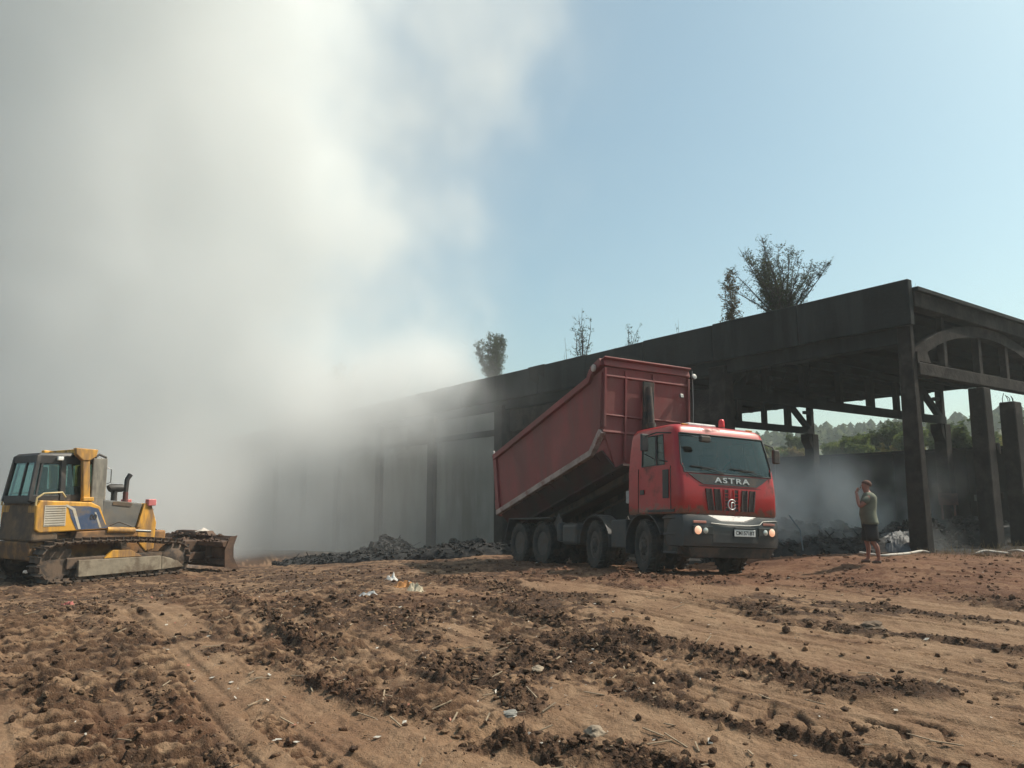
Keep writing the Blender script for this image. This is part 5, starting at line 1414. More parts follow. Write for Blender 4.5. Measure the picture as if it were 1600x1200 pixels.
for px, py, w_, st, tw, nl, ls, lm, sd_, pf, t_, lab, nm in ROOF:
    x, y = on_roof(px, 0, t_); top = px_at_depth(px, py, y).z; base = 7.12
    T = make_bush(nm, sd_, top - base, w_, st, tw, nl, ls, lm, bark, pf)
    T.location = (x, y, base); tag(T, lab, 'sapling' if 'sap' in nm or 'shoot' in nm else ('bush' if 'bush' in nm else 'tree'))
LEAFX = 1.0
# trees at the back of the photographer, mirrored in the cab glass
rr = random.Random(90); _p = None
for k in range(13):
    if _p is None: _p = o = make_tree('roadside_tree', 71, 7.5, 6.5, 3, 9000, .20, leaf_mat('leaf_road', (0.06, 0.09, 0.035), (0.12, 0.15, 0.06), .3), bark, .1, 'round', 3)
    else:
        o = _p.copy(); COL.objects.link(o)
        for ch in list(_p.children):
            c = ch.copy(); COL.objects.link(c); c.parent = o
    o.location = (-26 + k * 5.6 + rr.uniform(-1.5, 1.5), -30 - rr.uniform(0, 8), -.2); o.rotation_euler = (0, 0, rr.uniform(0, 6)); q = rr.uniform(.8, 1.25); o.scale = [v * q for v in _p.scale] if k else o.scale
    tag(o, '%s leafy green tree from the west in the row opposite the hall' % ['first', 'second', 'third', 'fourth', 'fifth', 'sixth', 'seventh', 'eighth', 'ninth', 'tenth', 'eleventh', 'twelfth', 'thirteenth'][k], 'tree', 'row of trees opposite the hall')
# rubble and moss along the roof edge
rs = np.random.RandomState(17); n = 420; ss_ = rs.uniform(0, 60, n) ; tt_ = rs.uniform(-.14, .02, n)
pp = np.column_stack([HC.x + HE.x * tt_ + HD.x * ss_, HC.y + HE.y * tt_ + HD.y * ss_, np.full(n, 7.47)])
tag(scatter('roof_rubble', pp, .015 + .05 * rs.power(.3, n), MATS['charred_ceiling'], 5, flat=.6), 'crumbs of rubble and moss along the edge of the roof', 'rubble', kind='stuff')
# weeds at the near corner of the roof
rs = np.random.RandomState(12); mb = MB()
for k in range(34):
    p = HC + HE * rs.uniform(.1, .9) + HD * rs.uniform(.1, .5) + Vector((0, 0, 7.25)); h_ = rs.uniform(.1, .42)
    mb.bar(p, p + Vector((rs.uniform(-.1, .1), rs.uniform(-.1, .1), h_)), .014, .004, w2=.003, h2=.002)
tag(mb.build('roof_weeds', lm_dark), 'tuft of weeds on the near corner of the roof', 'weeds', kind='stuff')

# ---------------------------------------------------------------- hillside beyond the hall
def hill_z(t, s):
    z = -0.9 + 4.6 * sstep(18.5, 30, t) + 2.4 * sstep(30, 70, t) + 12.5 * sstep(70, 190, t) + 0.9 * fbm(t * .03, s * .03, 3, 91) * sstep(22, 40, t) * 2
    return z + 3.5 * sstep(120, 230, t) * fbm(s * .012, t * .0 + 5, 3, 95) - 10 * sstep(230, 420, t)
def build_hill():
    T_, S_ = np.meshgrid(np.concatenate([np.linspace(17.5, 60, 60), np.linspace(62, 440, 60)]), np.linspace(-320, 330, 150))
    z = hill_z(T_, S_); X_ = HC.x + HE.x * T_ + HD.x * S_; Y_ = HC.y + HE.y * T_ + HD.y * S_
    a, b = T_.shape; i = np.arange(a - 1)[:, None]; j = np.arange(b - 1)[None]
    q = np.stack([i * b + j, i * b + j + 1, (i + 1) * b + j + 1, (i + 1) * b + j], -1).reshape(-1, 4)
    m = mat('dry_hillside', (0.13, 0.115, 0.05), .95, var=.3, scale=.12, dirt=(0.06, 0.075, 0.03), dirt_amt=.6, dirt_scale=.12, bump=.1, bump_scale=2)
    o = from_arrays('hillside', np.stack([X_.ravel(), Y_.ravel(), z.ravel()], 1), q, m, True); tag(o, kind='structure')
build_hill()
def hp(t, s):
    return Vector((HC.x + HE.x * t + HD.x * s, HC.y + HE.y * t + HD.y * s, float(hill_z(np.array([float(t)]), np.array([float(s)]))[0])))
def copy_tree(o, loc, rz, sc):
    c = o.copy(); COL.objects.link(c); c.location = loc; c.rotation_euler = (0, 0, rz); c.scale = [k * sc for k in o.scale]
    for ch in list(o.children):
        d = ch.copy(); COL.objects.link(d); d.parent = c
    return c
# bushes and small trees on the slope behind the far wall
protos = [
    make_tree('hill_bush', 61, 2.8, 3.0, 5, 5200, .10, lm_green, bark, .02, 'round', 3),
    make_tree('hill_bush', 62, 2.4, 2.6, 5, 5200, .09, lm_yel, bark, .02, 'round', 3),
    make_tree('hill_tree', 63, 4.4, 3.0, 2, 6400, .12, leaf_mat('leaf_mid', (0.075, 0.10, 0.05), (0.14, 0.17, 0.075), .35), bark, .12, 'round', 3),
    make_tree('hill_bush', 64, 2.6, 3.2, 6, 5200, .09, leaf_mat('leaf_dry', (.20, .15, .08), (.30, .23, .12), .35), bark, .02, 'round', 3),
]
PL = ['green leafy bush', 'yellowing bush', 'dark green tree', 'brownish dry bush']
PW = [(1165, 'behind the truck cab'), (1215, 'over the truck windshield'), (1300, 'between truck and inner column'), (1412, 'left of the corner column'), (1500, 'right of the corner column'), (1560, 'between the gable posts'), (1700, 'at the right end')]
ORD = ['first', 'second', 'third', 'fourth', 'fifth', 'sixth', 'seventh', 'eighth', 'ninth', 'tenth', 'eleventh', 'twelfth', 'thirteenth']
def by_bearing(px, t):
    """hall coordinate s where a bearing crosses t = const"""
    d = px_dir(px, 700); b = Vector((d.x, d.y)); o = HC + HE * t
    det = b.x * (-HD.y) - b.y * (-HD.x); k = (o.x * (-HD.y) - o.y * (-HD.x)) / det
    return (b.x * k - o.x) / HD.x
rr = random.Random(77); used = set(); seen_lab = {}
spots = []
for px in range(1075, 1640, 13): spots.append((px + rr.uniform(-8, 8), rr.uniform(24, 30), rr.choice([0, 1, 1, 3, 0]), rr.uniform(.65, 1.08)))
for px in range(1080, 1640, 21): spots.append((px + rr.uniform(-9, 9), rr.uniform(36, 48), rr.choice([0, 2, 1, 0, 1]), rr.uniform(.6, .98)))
for px in (1340, 1362, 1384): spots.append((px, 31, 2, rr.uniform(.65, .8)))
spots.append((1512, 22.5, 2, 1.45)); spots.append((1496, 24, 2, 1.1)); spots.append((1590, 24, 2, 1.3)); spots.append((1620, 23, 0, 1.3))
spots.sort()
for px, t, k, sc in spots:
    s = by_bearing(px, t); p = hp(t, s) - Vector((0, 0, .1))
    if k in used: o = copy_tree(protos[k], p, rr.uniform(0, 6.3), sc)
    else: o = protos[k]; used.add(k); o.location = p; o.scale = [v * sc for v in o.scale]
    where = next(w for lim, w in PW if px < lim)
    row = 'low on the slope' if t < 31 else 'higher up the slope'
    lb = (k, row, where); c_ = seen_lab.get(lb, 0); seen_lab[lb] = c_ + 1
    lb = '%s %s from the left, %s, %s' % (ORD[c_], PL[k], row, where)
    tag(o, lb, 'bush' if k != 2 else 'tree', 'bushes and trees on the slope behind the hall')
# far conifer wood on the ridge
def conifers():
    rs = np.random.RandomState(19); mb_v = []; mb_f = []; off = 0
    n = 3600
    t = rs.uniform(135, 260, n); s = rs.uniform(-260, 300, n)
    z = hill_z(t, s); x = HC.x + HE.x * t + HD.x * s; y = HC.y + HE.y * t + HD.y * s
    for k in range(n):
        H = rs.uniform(2.2, 4.0); r = H * rs.uniform(.34, .55); lay = 5; sd = 7
        for l in range(lay):
            z0 = z[k] + H * (.08 + .86 * l / lay); z1 = z0 + H * .34; rl = r * (1 - (l / lay) ** 2 * .75)
            an = np.linspace(0, 2 * np.pi, sd, endpoint=False) + rs.uniform(0, 6); rad = rl * rs.uniform(.65, 1.3, sd)
            v = np.column_stack([x[k] + rad * np.cos(an), y[k] + rad * np.sin(an), z0 + rs.uniform(-.3, .2, sd)])
            mb_v.append(v); mb_v.append([[x[k], y[k], min(z1, z[k] + H)]])
            for q in range(sd): mb_f.append((off + q, off + (q + 1) % sd, off + sd))
            off += sd + 1
    o = from_arrays('conifer_wood', np.vstack(mb_v), np.array(mb_f), leaf_mat('needles', (0.05, 0.07, 0.035), (0.11, 0.12, 0.05), .1), False)
    tag(o, 'far wood of conifers fading into the haze on the ridge', 'wood', kind='stuff')
conifers()

# ---------------------------------------------------------------- burnt heaps, scrap, hoses, litter
def gz(x, y): return ground_z(x, y)
char = mat('charred_waste', (0.011, 0.011, 0.012), 0.85, var=.5, scale=4, dirt=(0.05, 0.045, 0.042), dirt_amt=.35, dirt_scale=5, bump=.02, bump_scale=9)
tarp = mat('grey_tarpaulin', (0.085, 0.09, 0.095), 0.6, var=.3, scale=3, dirt=(.03, .03, .03), dirt_amt=.4, dirt_scale=2, bump=.01, bump_scale=6)
def heap(name, loc, rx, ry, h, seed, m, label, cat='heap', n=46, rz=0.0, rough=.45, pieces=260):
    u = np.linspace(-1.25, 1.25, n); X_, Y_ = np.meshgrid(u, u); r = np.hypot(X_, Y_)
    f = np.clip(1 - r ** 2, 0, 1) ** .8
    z = h * f * (1 + rough * 1.6 * fbm(X_ * 1.7 + seed, Y_ * 1.7, 4, seed)) + .10 * h * np.abs(noise2(X_ * 9, Y_ * 9, seed)) * np.sqrt(f) - .12 * (r > 1) - .02
    co = np.stack([X_.ravel() * rx, Y_.ravel() * ry, z.ravel()], 1)
    i = np.arange(n - 1)[:, None]; j = np.arange(n - 1)[None]
    q = np.stack([i * n + j, i * n + j + 1, (i + 1) * n + j + 1, (i + 1) * n + j], -1).reshape(-1, 4)
    keep = (r.ravel()[q].min(1) < 1.12); q = q[keep]
    o = from_arrays(name, co, q, m, False); o.location = loc; o.rotation_euler = (0, 0, rz)
    tag(o, label, cat)
    if pieces:
        rs = np.random.RandomState(seed); a = rs.uniform(0, 6.28, pieces); rd = np.sqrt(rs.uniform(0, 1, pieces))
        xx, yy = rd * np.cos(a), rd * np.sin(a)
        zi = h * np.clip(1 - rd ** 2, 0, 1) ** .8 * (1 + rough * 1.6 * fbm(xx * 1.7 + seed, yy * 1.7, 4, seed))
        c = scatter('burnt_piece', np.column_stack([xx * rx, yy * ry, zi]), rs.uniform(.03, .16, pieces) * max(.5, h), m, seed, jag=.5)
        c.parent = o; c['kind'] = 'stuff'
        nn = pieces // 5; k_ = rs.randint(0, pieces, nn)
        c2 = scatter('scorched_scrap', np.column_stack([xx[k_] * rx, yy[k_] * ry, zi[k_] + .03]), rs.uniform(.02, .10, nn) * max(.5, h), mat('scrap_mix', (.11, .085, .07), .8, var=.7, scale=2.5, dirt=(.03, .028, .027), dirt_amt=.5, dirt_scale=2), seed + 1, flat=.25, jag=.6)
        c2.parent = o; c2['kind'] = 'stuff'
        mb = MB()
        for _ in range(14):
            q = rs.randint(0, pieces); p0 = Vector((xx[q] * rx, yy[q] * ry, zi[q])); dd = Vector((rs.uniform(-1, 1), rs.uniform(-1, 1), rs.uniform(.0, .7))) * rs.uniform(.15, .5)
            mb.bar(p0 - dd * .4, p0 + dd, .03, .012)
        mb.build('charred_lath', m, o)['kind'] = 'stuff'
    return o
def place(px, depth, z=None):
    d = px_dir(px, 700); k = depth / d.y; x, y = d.x * k, depth
    return (x, y, (float(yard_z(np.array([x]), np.array([y]))[0]) - .05) if z is None else z)
heap('burnt_heap', place(1268, 24.5), 2.2, 2.0, 1.15, 5, char, 'black smouldering heap of burnt waste between the truck and the standing person', rz=.4)
heap('burnt_heap', place(1235, 22.5), 1.9, 1.2, .62, 6, char, 'low black heap of ash right beside the front of the truck', rz=-.3)
heap('burnt_heap', place(1330, 22.3), 2.2, 1.0, .48, 16, char, 'low strip of black ash behind the standing person', rz=-.2)
heap('tarpaulin_mound', place(1398, 22.0), 1.0, .8, .62, 8, tarp, 'grey rounded mound of tarpaulin lying against the corner column', 'tarpaulin', rough=.25, pieces=0, rz=.3)
heap('burnt_heap', place(1420, 23.6), 1.3, 1.0, .85, 9, char, 'dark heap of scorched scrap behind the grey tarpaulin mound', rz=.2)
heap('burnt_heap', place(1340, 27), 3.0, 2.2, .7, 10, char, 'wide dark heap of waste under the middle of the hall roof', rz=.8)
heap('burnt_heap', place(1530, 27), 3.6, 2.2, .85, 12, char, 'dark heap of waste behind the gable posts', rz=.2)
heap('burnt_heap', place(1180, 31), 3.0, 2.0, 1.0, 13, char, 'dark heap of waste deep under the roof behind the truck cab', rz=.5)
for px, dp, rx_, h_, ytop, sd_, lab in ((606, 32.0, 1.8, .80, 841, 31, 'rounded black heap in front of the plaster wall, left of the dark pillar'), (728, 31.5, 1.5, .85, 838, 32, 'rounded black heap in front of the plaster wall, beside the raised body'), (510, 31, 2.0, .4, 866, 34, 'flat black heap near the thickest smoke'),
                              (660, 27.5, 2.8, .34, None, 35, 'low black heap along the edge of the yard, left of the truck'), (545, 28.5, 2.6, .26, None, 38, 'thin black line of ash at the crest of the yard, next to the bulldozer blade'), (600, 27.6, 2.3, .30, None, 36, 'low black heap along the edge of the yard where the smoke starts'), (750, 26.6, 2.4, .42, None, 37, 'low black heap directly behind the rear wheels of the truck')):
    x, y, z = place(px, dp)
    if ytop: z = 1.5 - (ytop - 780) * dp / 1223 - h_ * 1.25
    heap('burnt_heap', (x, y, z), rx_, rx_ * (.6 if ytop else .3), h_, sd_, char, lab, rz=.6 if ytop else .1)
# dead branches sticking out of the heap
rr = random.Random(5); mb = MB(); b0 = Vector(place(1424, 22.6)) + Vector((0, 0, .35))
for k in range(9):
    a = rr.uniform(-1.2, .5); e = b0 + Vector((math.sin(a) * rr.uniform(.3, .8), rr.uniform(-.2, .2), rr.uniform(.4, 1.0)))
    m_ = b0.lerp(e, .5) + Vector((rr.uniform(-.08, .08), 0, .06)); mb.tube([b0, m_, e], [.018, .011, .004], 5)
tag(mb.build('dead_branches', bark), 'bare twigs sticking up from the heap by the corner column', 'branches')
# bent pipe in the black heap, scraps on the far wall
p = Vector(place(1246, 21.6)); tag(MB().tube([p + Vector((0, 0, .2)), p + Vector((-.05, 0, .75)), p + Vector((-.3, .1, 1.15))], .018, 6).build('bent_pipe', mat('pale_pipe', (.2, .25, .27), .6), smooth=50), 'thin bent pipe standing in the ash beside the truck', 'pipe')
rst = mat('red_brown_sheet', (0.16, 0.065, 0.05), .85, var=.25, dirt=(.06, .03, .025), dirt_amt=.4)
x, y, _ = place(1475, 28.5)
tag(MB().box((x, y, 1.50), (.62, .06, .42), Matrix.Rotation(R(-25), 3, 'Z')).box((x - .22, y + .05, .55), (.06, .05, 1.5)).box((x + .22, y + .02, .55), (.06, .05, 1.5)).build('metal_sheet', rst, bevel=.01), 'red brown metal sheet on posts, behind the leaning corner column', 'sheet')
x, y, _ = place(1522, 28.5)
tag(MB().box((x, y, 1.55), (.30, .05, .22)).box((x, y + .05, .6), (.06, .05, 1.9)).build('metal_box', mat('pale_sheet', (.13, .13, .115), .8), bevel=.01), 'small pale box on a post between the corner column and the gable post', 'box')
# hoses
hose = mat('white_hose', (0.50, 0.46, 0.40), .7, var=.15, dirt=(.25, .18, .12), dirt_amt=.35, dirt_scale=6)
def hose_run(pts, r, label, lift=.02):
    P_ = []
    for px, py, dz in pts:
        x, y = ground_pt(px, py, .08 + dz); P_.append(Vector((x, y, gz(x, y) + r + lift + dz)))
    out = []
    for k in range(len(P_) - 1):
        a = P_[max(k - 1, 0)]; b = P_[k]; c = P_[k + 1]; d = P_[min(k + 2, len(P_) - 1)]
        for q in range(6):
            t_ = q / 6; out.append(.5 * ((2 * b) + (c - a) * t_ + (2 * a - 5 * b + 4 * c - d) * t_ ** 2 + (3 * b - a - 3 * c + d) * t_ ** 3))
    out.append(P_[-1]); tag(MB().tube(out, r, 7).build('fire_hose', hose, smooth=60), label, 'hose')
hose_run([(1344, 868, 0), (1375, 871, 0), (1395, 871, .0), (1420, 868, .02), (1440, 865, .05), (1452, 867, .02)], .035, 'pale hose lying from behind the standing person to the corner column')
hose_run([(1525, 868, 0), (1540, 866, .03), (1560, 866, .03), (1580, 868, 0)], .03, 'short length of pale hose at the foot of the gable post')
hose_run([(1576, 866, .0), (1582, 864, .08), (1592, 863, .12), (1604, 866, .06), (1620, 870, 0)], .03, 'pale hose arching over the ground at the right edge of the yard')

def crumple(name, loc, sx, sy, sz, seed, m, label, cat, rz=0):
    n = 9; u = np.linspace(-1, 1, n); X_, Y_ = np.meshgrid(u, u); r = np.maximum(np.abs(X_), np.abs(Y_))
    z = (1 - r ** 2) * (1 + 1.2 * noise2(X_ * 2.2, Y_ * 2.2, seed)) + .35 * np.abs(noise2(X_ * 5, Y_ * 5, seed + 1))
    jx = X_ * (1 + .25 * noise2(X_ * 2, Y_ * 2, seed + 2)); jy = Y_ * (1 + .25 * noise2(X_ * 2, Y_ * 2, seed + 3))
    co = np.stack([jx.ravel() * sx, jy.ravel() * sy, z.ravel() * sz], 1); i = np.arange(n - 1)[:, None]; j = np.arange(n - 1)[None]
    q = np.stack([i * n + j, i * n + j + 1, (i + 1) * n + j + 1, (i + 1) * n + j], -1).reshape(-1, 4)
    o = from_arrays(name, co, q, m, False); o.location = loc; o.rotation_euler = (0, 0, rz); tag(o, label, cat); return o
whitep = mat('white_plastic_film', (.58, .56, .53), .5, var=.2); orange = mat('orange_plastic', (.45, .20, .06), .6, var=.2); beige = mat('beige_sack', (.42, .36, .26), .8, var=.2)
def at(px, py):
    x, y = ground_pt(px, py, -.05); return (x, y, gz(x, y) - .01)
crumple('plastic_bag', at(612, 908), .13, .11, .12, 3, whitep, 'crumpled white plastic bag, the largest one, left of the truck shadow', 'bag')
crumple('plastic_bag', at(634, 911), .12, .06, .04, 13, whitep, 'flat white plastic bag lying right beside the largest crumpled bag', 'bag')
crumple('plastic_sheet', at(632, 927), .18, .11, .09, 4, orange, 'crumpled orange plastic sheet in the mud below the white bag', 'plastic')
crumple('paper_sack', at(648, 938), .12, .12, .10, 5, beige, 'beige torn paper sack beside the orange plastic sheet', 'sack')
crumple('plastic_bag', at(576, 944), .15, .06, .05, 6, whitep, 'thin white bag flattened in the mud left of the orange sheet', 'bag')
crumple('rag', at(107, 938), .09, .06, .06, 7, mat('pink_rag', (.40, .13, .11), .9), 'small pink rag in the mud in front of the bulldozer', 'rag')
stonem = mat('pale_stone', (.27, .21, .15), .9, var=.2, scale=8, bump=.004, bump_scale=30)
def stone(px, py, r, seed, label, m=None):
    x, y = ground_pt(px, py, 0); rs = np.random.RandomState(seed); v, f = ico(3)
    d = 1 + .18 * np.array([math.sin(3 * a[0] + seed) * math.cos(2.3 * a[1]) + .5 * math.sin(5 * a[2] + seed) for a in v])
    o = from_arrays('stone', v * d[:, None] * [r, r * .75, r * .42] * (1 + .12 * rs.uniform(-1, 1, (len(v), 1))), f, m or stonem, False); o.location = (x, y, gz(x, y) + r * .15); o.rotation_euler = (0, 0, seed); tag(o, label, 'stone')
stone(840, 1052, .075, 1, 'pale flat stone on the dark ridge in the middle of the yard')
stone(930, 1143, .085, 2, 'pale rounded stone on the dark clods at the bottom of the yard')
stone(1362, 992, .14, 3, 'brown lump of stone on the narrow ridge right of the middle', mat('brown_stone', (.15, .10, .065), .9, bump=.01, bump_scale=20))
stone(796, 1122, .06, 4, 'small grey stone half sunk in mud near the lower middle', mat('grey_stone', (.22, .21, .19), .9))
stone(265, 1128, .05, 5, 'small pale stone among the clods left of the smooth dry patch')
# small litter, far too many to count
def litter():
    rs = np.random.RandomState(31); tot = []
    for nm, m, n, lab in (('litter', mat('litter_pale', (.42, .39, .34), .7, var=.45, scale=30), 420, 'specks of pale plastic and paper trodden into the mud'), ('litter', mat('litter_coloured', (.26, .10, .06), .7, var=.5, scale=20), 200, 'specks of reddish plastic trodden into the mud')):
        r = np.exp(rs.uniform(math.log(5), math.log(22), n)); a = np.radians(np.where(rs.uniform(0, 1, n) < .6, rs.normal(-8, 9, n), rs.uniform(-36, 34, n)))
        x, y = np.sin(a) * r, np.cos(a) * r; h, _, _, _ = yard_detail(x, y); z = yard_z(x, y) + h + .012
        c = np.column_stack([x, y, z]); s = .005 + .020 * rs.power(.4, n) * (1 + r * .05)
        an = rs.uniform(0, 6.28, n); tilt = rs.uniform(-.5, .7, n); asp = rs.uniform(.25, .8, n)
        u = np.column_stack([np.cos(an), np.sin(an), tilt * .5]); v = np.column_stack([-np.sin(an), np.cos(an), tilt]) * asp[:, None]
        co = np.stack([c - u * s[:, None], c - v * s[:, None], c + u * s[:, None] + [0, 0, .006], c + v * s[:, None] + [0, 0, .004]], 1).reshape(-1, 3)
        o = from_arrays(nm, co, np.arange(n * 4).reshape(-1, 4), m, False); tag(o, lab, 'litter', kind='stuff')
litter()
# sticks and dry grass
def sticks():
    rs = np.random.RandomState(41); mb = MB()
    for k in range(230):
        r = math.exp(rs.uniform(math.log(4), math.log(22))); a = math.radians(rs.normal(-3, 17)); x, y = math.sin(a) * r, math.cos(a) * r; z = gz(x, y) + .015
        an = rs.uniform(0, 3.14); L = rs.uniform(.05, .22); d = Vector((math.cos(an), math.sin(an), rs.uniform(-.05, .25))) * L
        mb.bar(Vector((x, y, z)) - d * .5, Vector((x, y, z)) + d * .5, .007 + .0006 * r, .006)
    tag(mb.build('twigs', mat('twig_pale', (.24, .18, .12), .9, var=.4, scale=9)), 'short pale twigs and splinters lying in the mud', 'twigs', kind='stuff')
    mb = MB()
    for k in range(900):
        t = rs.uniform(-1.2, 6.5); s = rs.uniform(-2.4, -.2) if rs.uniform() < .75 else rs.uniform(-4, 0); p = HC + HE * t + HD * s
        p.z = gz(p.x, p.y); an = rs.uniform(0, 6.28); L = rs.uniform(.04, .22) * (1.5 if rs.uniform() < .08 else 1)
        mb.bar(p, p + Vector((math.cos(an) * L * .6, math.sin(an) * L * .6, L)), .008, .004, w2=.002, h2=.002)
    tag(mb.build('dry_grass', leaf_mat('straw', (.20, .14, .07), (.30, .22, .12), .1)), 'dry grass and straw along the foot of the gable', 'grass', kind='stuff')
sticks()
# ---------------------------------------------------------------- smoke (density fields baked to grids by geometry nodes)
class GN:
    def __init__(s, tree):
        s.t = tree
    def put(s, sock, v):
        if isinstance(v, (F, )): s.t.links.new(v.s, sock)
        elif isinstance(v, bpy.types.NodeSocket): s.t.links.new(v, sock)
        else: sock.default_value = v
    def math(s, op, *a, clamp=False):
        nd = s.t.nodes.new('ShaderNodeMath'); nd.operation = op; nd.use_clamp = clamp
        for i, v in enumerate(a): s.put(nd.inputs[i], v)
        return F(s, nd.outputs[0])
class F:
    def __init__(s, g, sock): s.g = g; s.s = sock
    def __add__(s, o): return s.g.math('ADD', s, o)
    __radd__ = __add__
    def __sub__(s, o): return s.g.math('SUBTRACT', s, o)
    def __rsub__(s, o): return s.g.math('SUBTRACT', o, s)
    def __mul__(s, o): return s.g.math('MULTIPLY', s, o)
    __rmul__ = __mul__
    def __truediv__(s, o): return s.g.math('DIVIDE', s, o)
    def mx(s, o): return s.g.math('MAXIMUM', s, o)
    def mn(s, o): return s.g.math('MINIMUM', s, o)
    def exp(s): return s.g.math('EXPONENT', s)
    def ss(s, a, b):
        nd = s.g.t.nodes.new('ShaderNodeMapRange'); nd.interpolation_type = 'SMOOTHSTEP'
        for k, x in (('Value', s), ('From Min', a), ('From Max', b)): s.g.put(nd.inputs[k], x)
        return F(s.g, nd.outputs[0])

def smoke_volume(name, label, lo, hi, res, density, color, aniso=0.3, mult=1.0):
    ng = bpy.data.node_groups.new(name, 'GeometryNodeTree')
    ng.interface.new_socket('Geometry', in_out='OUTPUT', socket_type='NodeSocketGeometry')
    ng.interface.new_socket('Geometry', in_out='INPUT', socket_type='NodeSocketGeometry')
    go = ng.nodes.new('NodeGroupOutput'); vc = ng.nodes.new('GeometryNodeVolumeCube')
    g = GN(ng)
    pos = ng.nodes.new('GeometryNodeInputPosition'); sp = ng.nodes.new('ShaderNodeSeparateXYZ')
    ng.links.new(pos.outputs[0], sp.inputs[0])
    x, y, z = (F(g, sp.outputs[i]) for i in range(3))
    def noise(scale, detail=4, rough=0.5, off=(0, 0, 0), st=(1, 1, 1)):
        cv = ng.nodes.new('ShaderNodeCombineXYZ')
        for i, c in enumerate((x, y, z)): g.put(cv.inputs[i], c * (scale * st[i]) + off[i])
        nd = ng.nodes.new('ShaderNodeTexNoise'); nd.inputs['Scale'].default_value = 1.0
        nd.inputs['Detail'].default_value = detail; nd.inputs['Roughness'].default_value = rough
        ng.links.new(cv.outputs[0], nd.inputs['Vector'])
        return F(g, nd.outputs[0])
    d = density(g, x, y, z, noise)
    g.put(vc.inputs['Density'], d.mx(0.0))
    vc.inputs['Min'].default_value = lo; vc.inputs['Max'].default_value = hi
    for i, k in enumerate(('Resolution X', 'Resolution Y', 'Resolution Z')): vc.inputs[k].default_value = res[i]
    m = bpy.data.materials.new(name + '_air'); m.use_nodes = True; t = m.node_tree; t.nodes.clear()
    out = t.nodes.new('ShaderNodeOutputMaterial'); pv = t.nodes.new('ShaderNodeVolumePrincipled')
    pv.inputs['Color'].default_value = (*color, 1); pv.inputs['Density'].default_value = mult; pv.inputs['Anisotropy'].default_value = aniso
    t.links.new(pv.outputs[0], out.inputs['Volume'])
    sm = ng.nodes.new('GeometryNodeSetMaterial'); sm.inputs['Material'].default_value = m
    ng.links.new(vc.outputs[0], sm.inputs[0]); ng.links.new(sm.outputs[0], go.inputs[0])
    me = bpy.data.meshes.new(name); o = bpy.data.objects.new(name, me); COL.objects.link(o)
    me.materials.append(m)
    md = o.modifiers.new('field', 'NODES'); md.node_group = ng
    tag(o, label, 'smoke', kind='stuff')
    return o

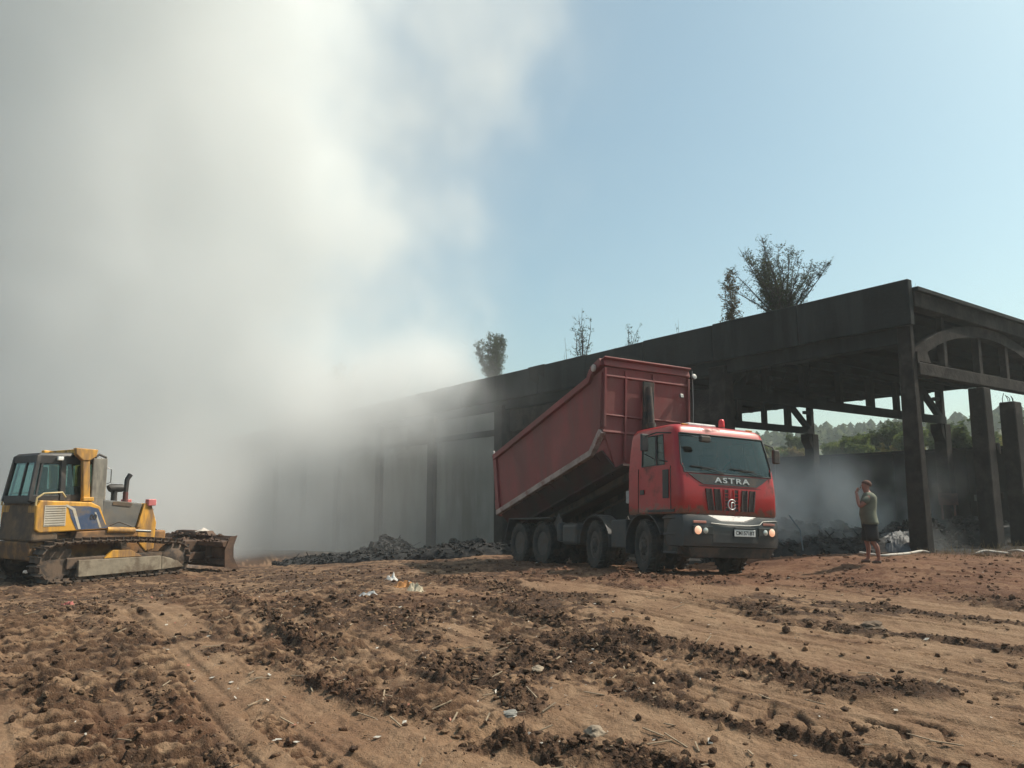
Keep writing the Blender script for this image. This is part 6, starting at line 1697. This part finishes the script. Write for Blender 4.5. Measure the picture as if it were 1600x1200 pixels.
def main_density(g, x, y, z, noise):
    n0 = noise(0.040, 2, 0.5, (3.1, 0, 7), (1, .5, 1)) - 0.5
    n1 = noise(0.115, 5, 0.58, (0, 5, 1), (1, .42, .85)) - 0.5
    n2 = noise(0.26, 3, 0.6, (8, 1, 3), (1, .5, 1)) - 0.5
    t = (x - HC.x) * HE.x + (y - HC.y) * HE.y
    s = (x - HC.x) * HD.x + (y - HC.y) * HD.y
    n3 = noise(0.62, 3, 0.6, (2, 7, 5), (1, .7, 1)) - 0.5
    edge = (z - 6.0) * -0.37 - 0.5 - (y - 40.0) * 0.16                      # right-hand flank, leaning away with height
    turb = n0 * 2.4 + n1 * 3.4 + n2 * 2.2 + n3 * 1.3
    xe = (x - edge) * -0.11 + turb
    up = z.ss(3.2, 8.0)
    left = x.ss(-43.0, -33.0)
    high = xe.ss(0.0, 0.75) * up * (0.036 + xe.ss(0.2, 1.8) * 0.062) * (n1 * 2.4 + n2 * 3.0 + n3 * 1.6 + 1.0).mx(0.08)
    def puff(cx, cy, cz, rx, ry, rz, a):
        q = (x - cx) * (x - cx) * (1 / rx ** 2) + (y - cy) * (y - cy) * (1 / ry ** 2) + (z - cz) * (z - cz) * (1 / rz ** 2)
        return (turb * 0.9 + 0.75 - q).ss(0.0, 1.0) * a
    puffs = puff(-5.5, 38, 16.0, 6.0, 7, 3.4, .085) + puff(-2.0, 37, 25.5, 5.5, 7, 6.0, .060) + puff(-7.5, 38, 23.5, 5.5, 7, 4.0, .065) + puff(-5.0, 42, 10.5, 6.5, 7, 3.2, .035) + puff(0.8, 38, 23.0, 4.2, 6, 3.6, .045)
    milk = (turb * 0.5 + 0.55).ss(0.2, 1.2) * z.ss(8.0, 14.0) * z.ss(44.0, 34.0) * x.ss(11.5, 3.0) * 0.016
    # thinner smoke rolling out of the closed bays, in the shade of the hall
    low = (x + n0 * 10.0 + n1 * 6.0).ss(1.0, -14.0) * (1.0 - up * 0.5) * t.ss(-11.0, -5.5).mx(x.ss(-9.0, -17.0)) * (n1 * 2.2 + n2 + 0.55).mx(0.06) * (0.085 + x.ss(-6.0, -20.0) * 0.34)
    # lit smoke spilling over the parapet
    spill = (t.ss(-6.5, -2.0) * t.ss(1.5, -0.2)) * z.ss(2.6, 5.0) * z.ss(11.5, 7.0) * (s + n0 * 20.0).ss(17.0, 26.0) * (n1 * 3.8 + n2 * 3.0 + n3 * 1.5 + 0.5).mx(0.0) * 0.32
    env = y.ss(23.5, 30.0) * y.ss(62.0, 50.0) * s.ss(2.0, 12.0) * z.ss(46.0, 40.0) * left
    inside = 1.0 - t.ss(-0.3, 0.6) * z.ss(7.2, 6.6) * t.ss(17.0, 15.0)     # the rooms themselves stay thinner
    hole = ((x + 9.6) * (x + 9.6) * 0.08 + (y - 45.0) * (y - 45.0) * 0.004 + (z - 9.2) * (z - 9.2) * 0.10)
    high = high * (1.0 - (hole * -1.0).exp() * 0.93)
    return (high + puffs + milk + low + spill) * env * (inside * 0.8 + 0.2)

PLUME = smoke_volume('smoke_plume', 'thick white smoke plume rising from the hall and filling the sky beside it',
                     (-48, 23, -3), (12, 63, 47), (124, 56, 104), main_density, (0.985, 0.992, 0.996), aniso=0.0)

def floor_density(g, x, y, z, noise):
    n1 = noise(0.55, 5, 0.6, (0, 5, 1), (1, 1, 0.7)) - 0.5
    n0 = noise(0.22, 2, 0.5, (3, 1, 8)) - 0.5
    a = (x - 9.9) * (x - 9.9) * 0.10 + (y - 25.0) * (y - 25.0) * 0.10       # by the tarpaulin and the person
    b = (x - 8.1) * (x - 8.1) * 0.16 + (y - 24.5) * (y - 24.5) * 0.12       # over the ash heap
    top = z.ss(3.4, 0.3)
    return ((a * -1.0).exp() * 1.0 + (b * -1.0).exp() * 0.8) * top * z.ss(-0.3, 0.3) * (n1 * 8.0 + n0 * 4.0 + 0.10).mx(0.0) * 1.0
SMOULDER = smoke_volume('ground_smoke', 'low grey smoke drifting over the ash heap behind the standing person',
                        (4.5, 21.8, -0.4), (14.5, 30, 4.0), (64, 50, 34), floor_density, (0.97, 0.97, 0.95), aniso=0.0)

def haze():
    mb = MB(); mb.box((-20, 190, 28), (700, 560, 64)); o = mb.build('haze', None)
    m = bpy.data.materials.new('haze_air'); m.use_nodes = True; t = m.node_tree; t.nodes.clear()
    out = t.nodes.new('ShaderNodeOutputMaterial'); pv = t.nodes.new('ShaderNodeVolumePrincipled')
    pv.inputs['Color'].default_value = (0.86, 0.93, 0.95, 1); pv.inputs['Density'].default_value = 0.0011; pv.inputs['Anisotropy'].default_value = 0.2
    t.links.new(pv.outputs[0], out.inputs['Volume']); o.data.materials.append(m)
    tag(o, 'thin smoky haze hanging over the whole yard', 'haze', kind='stuff')
haze()
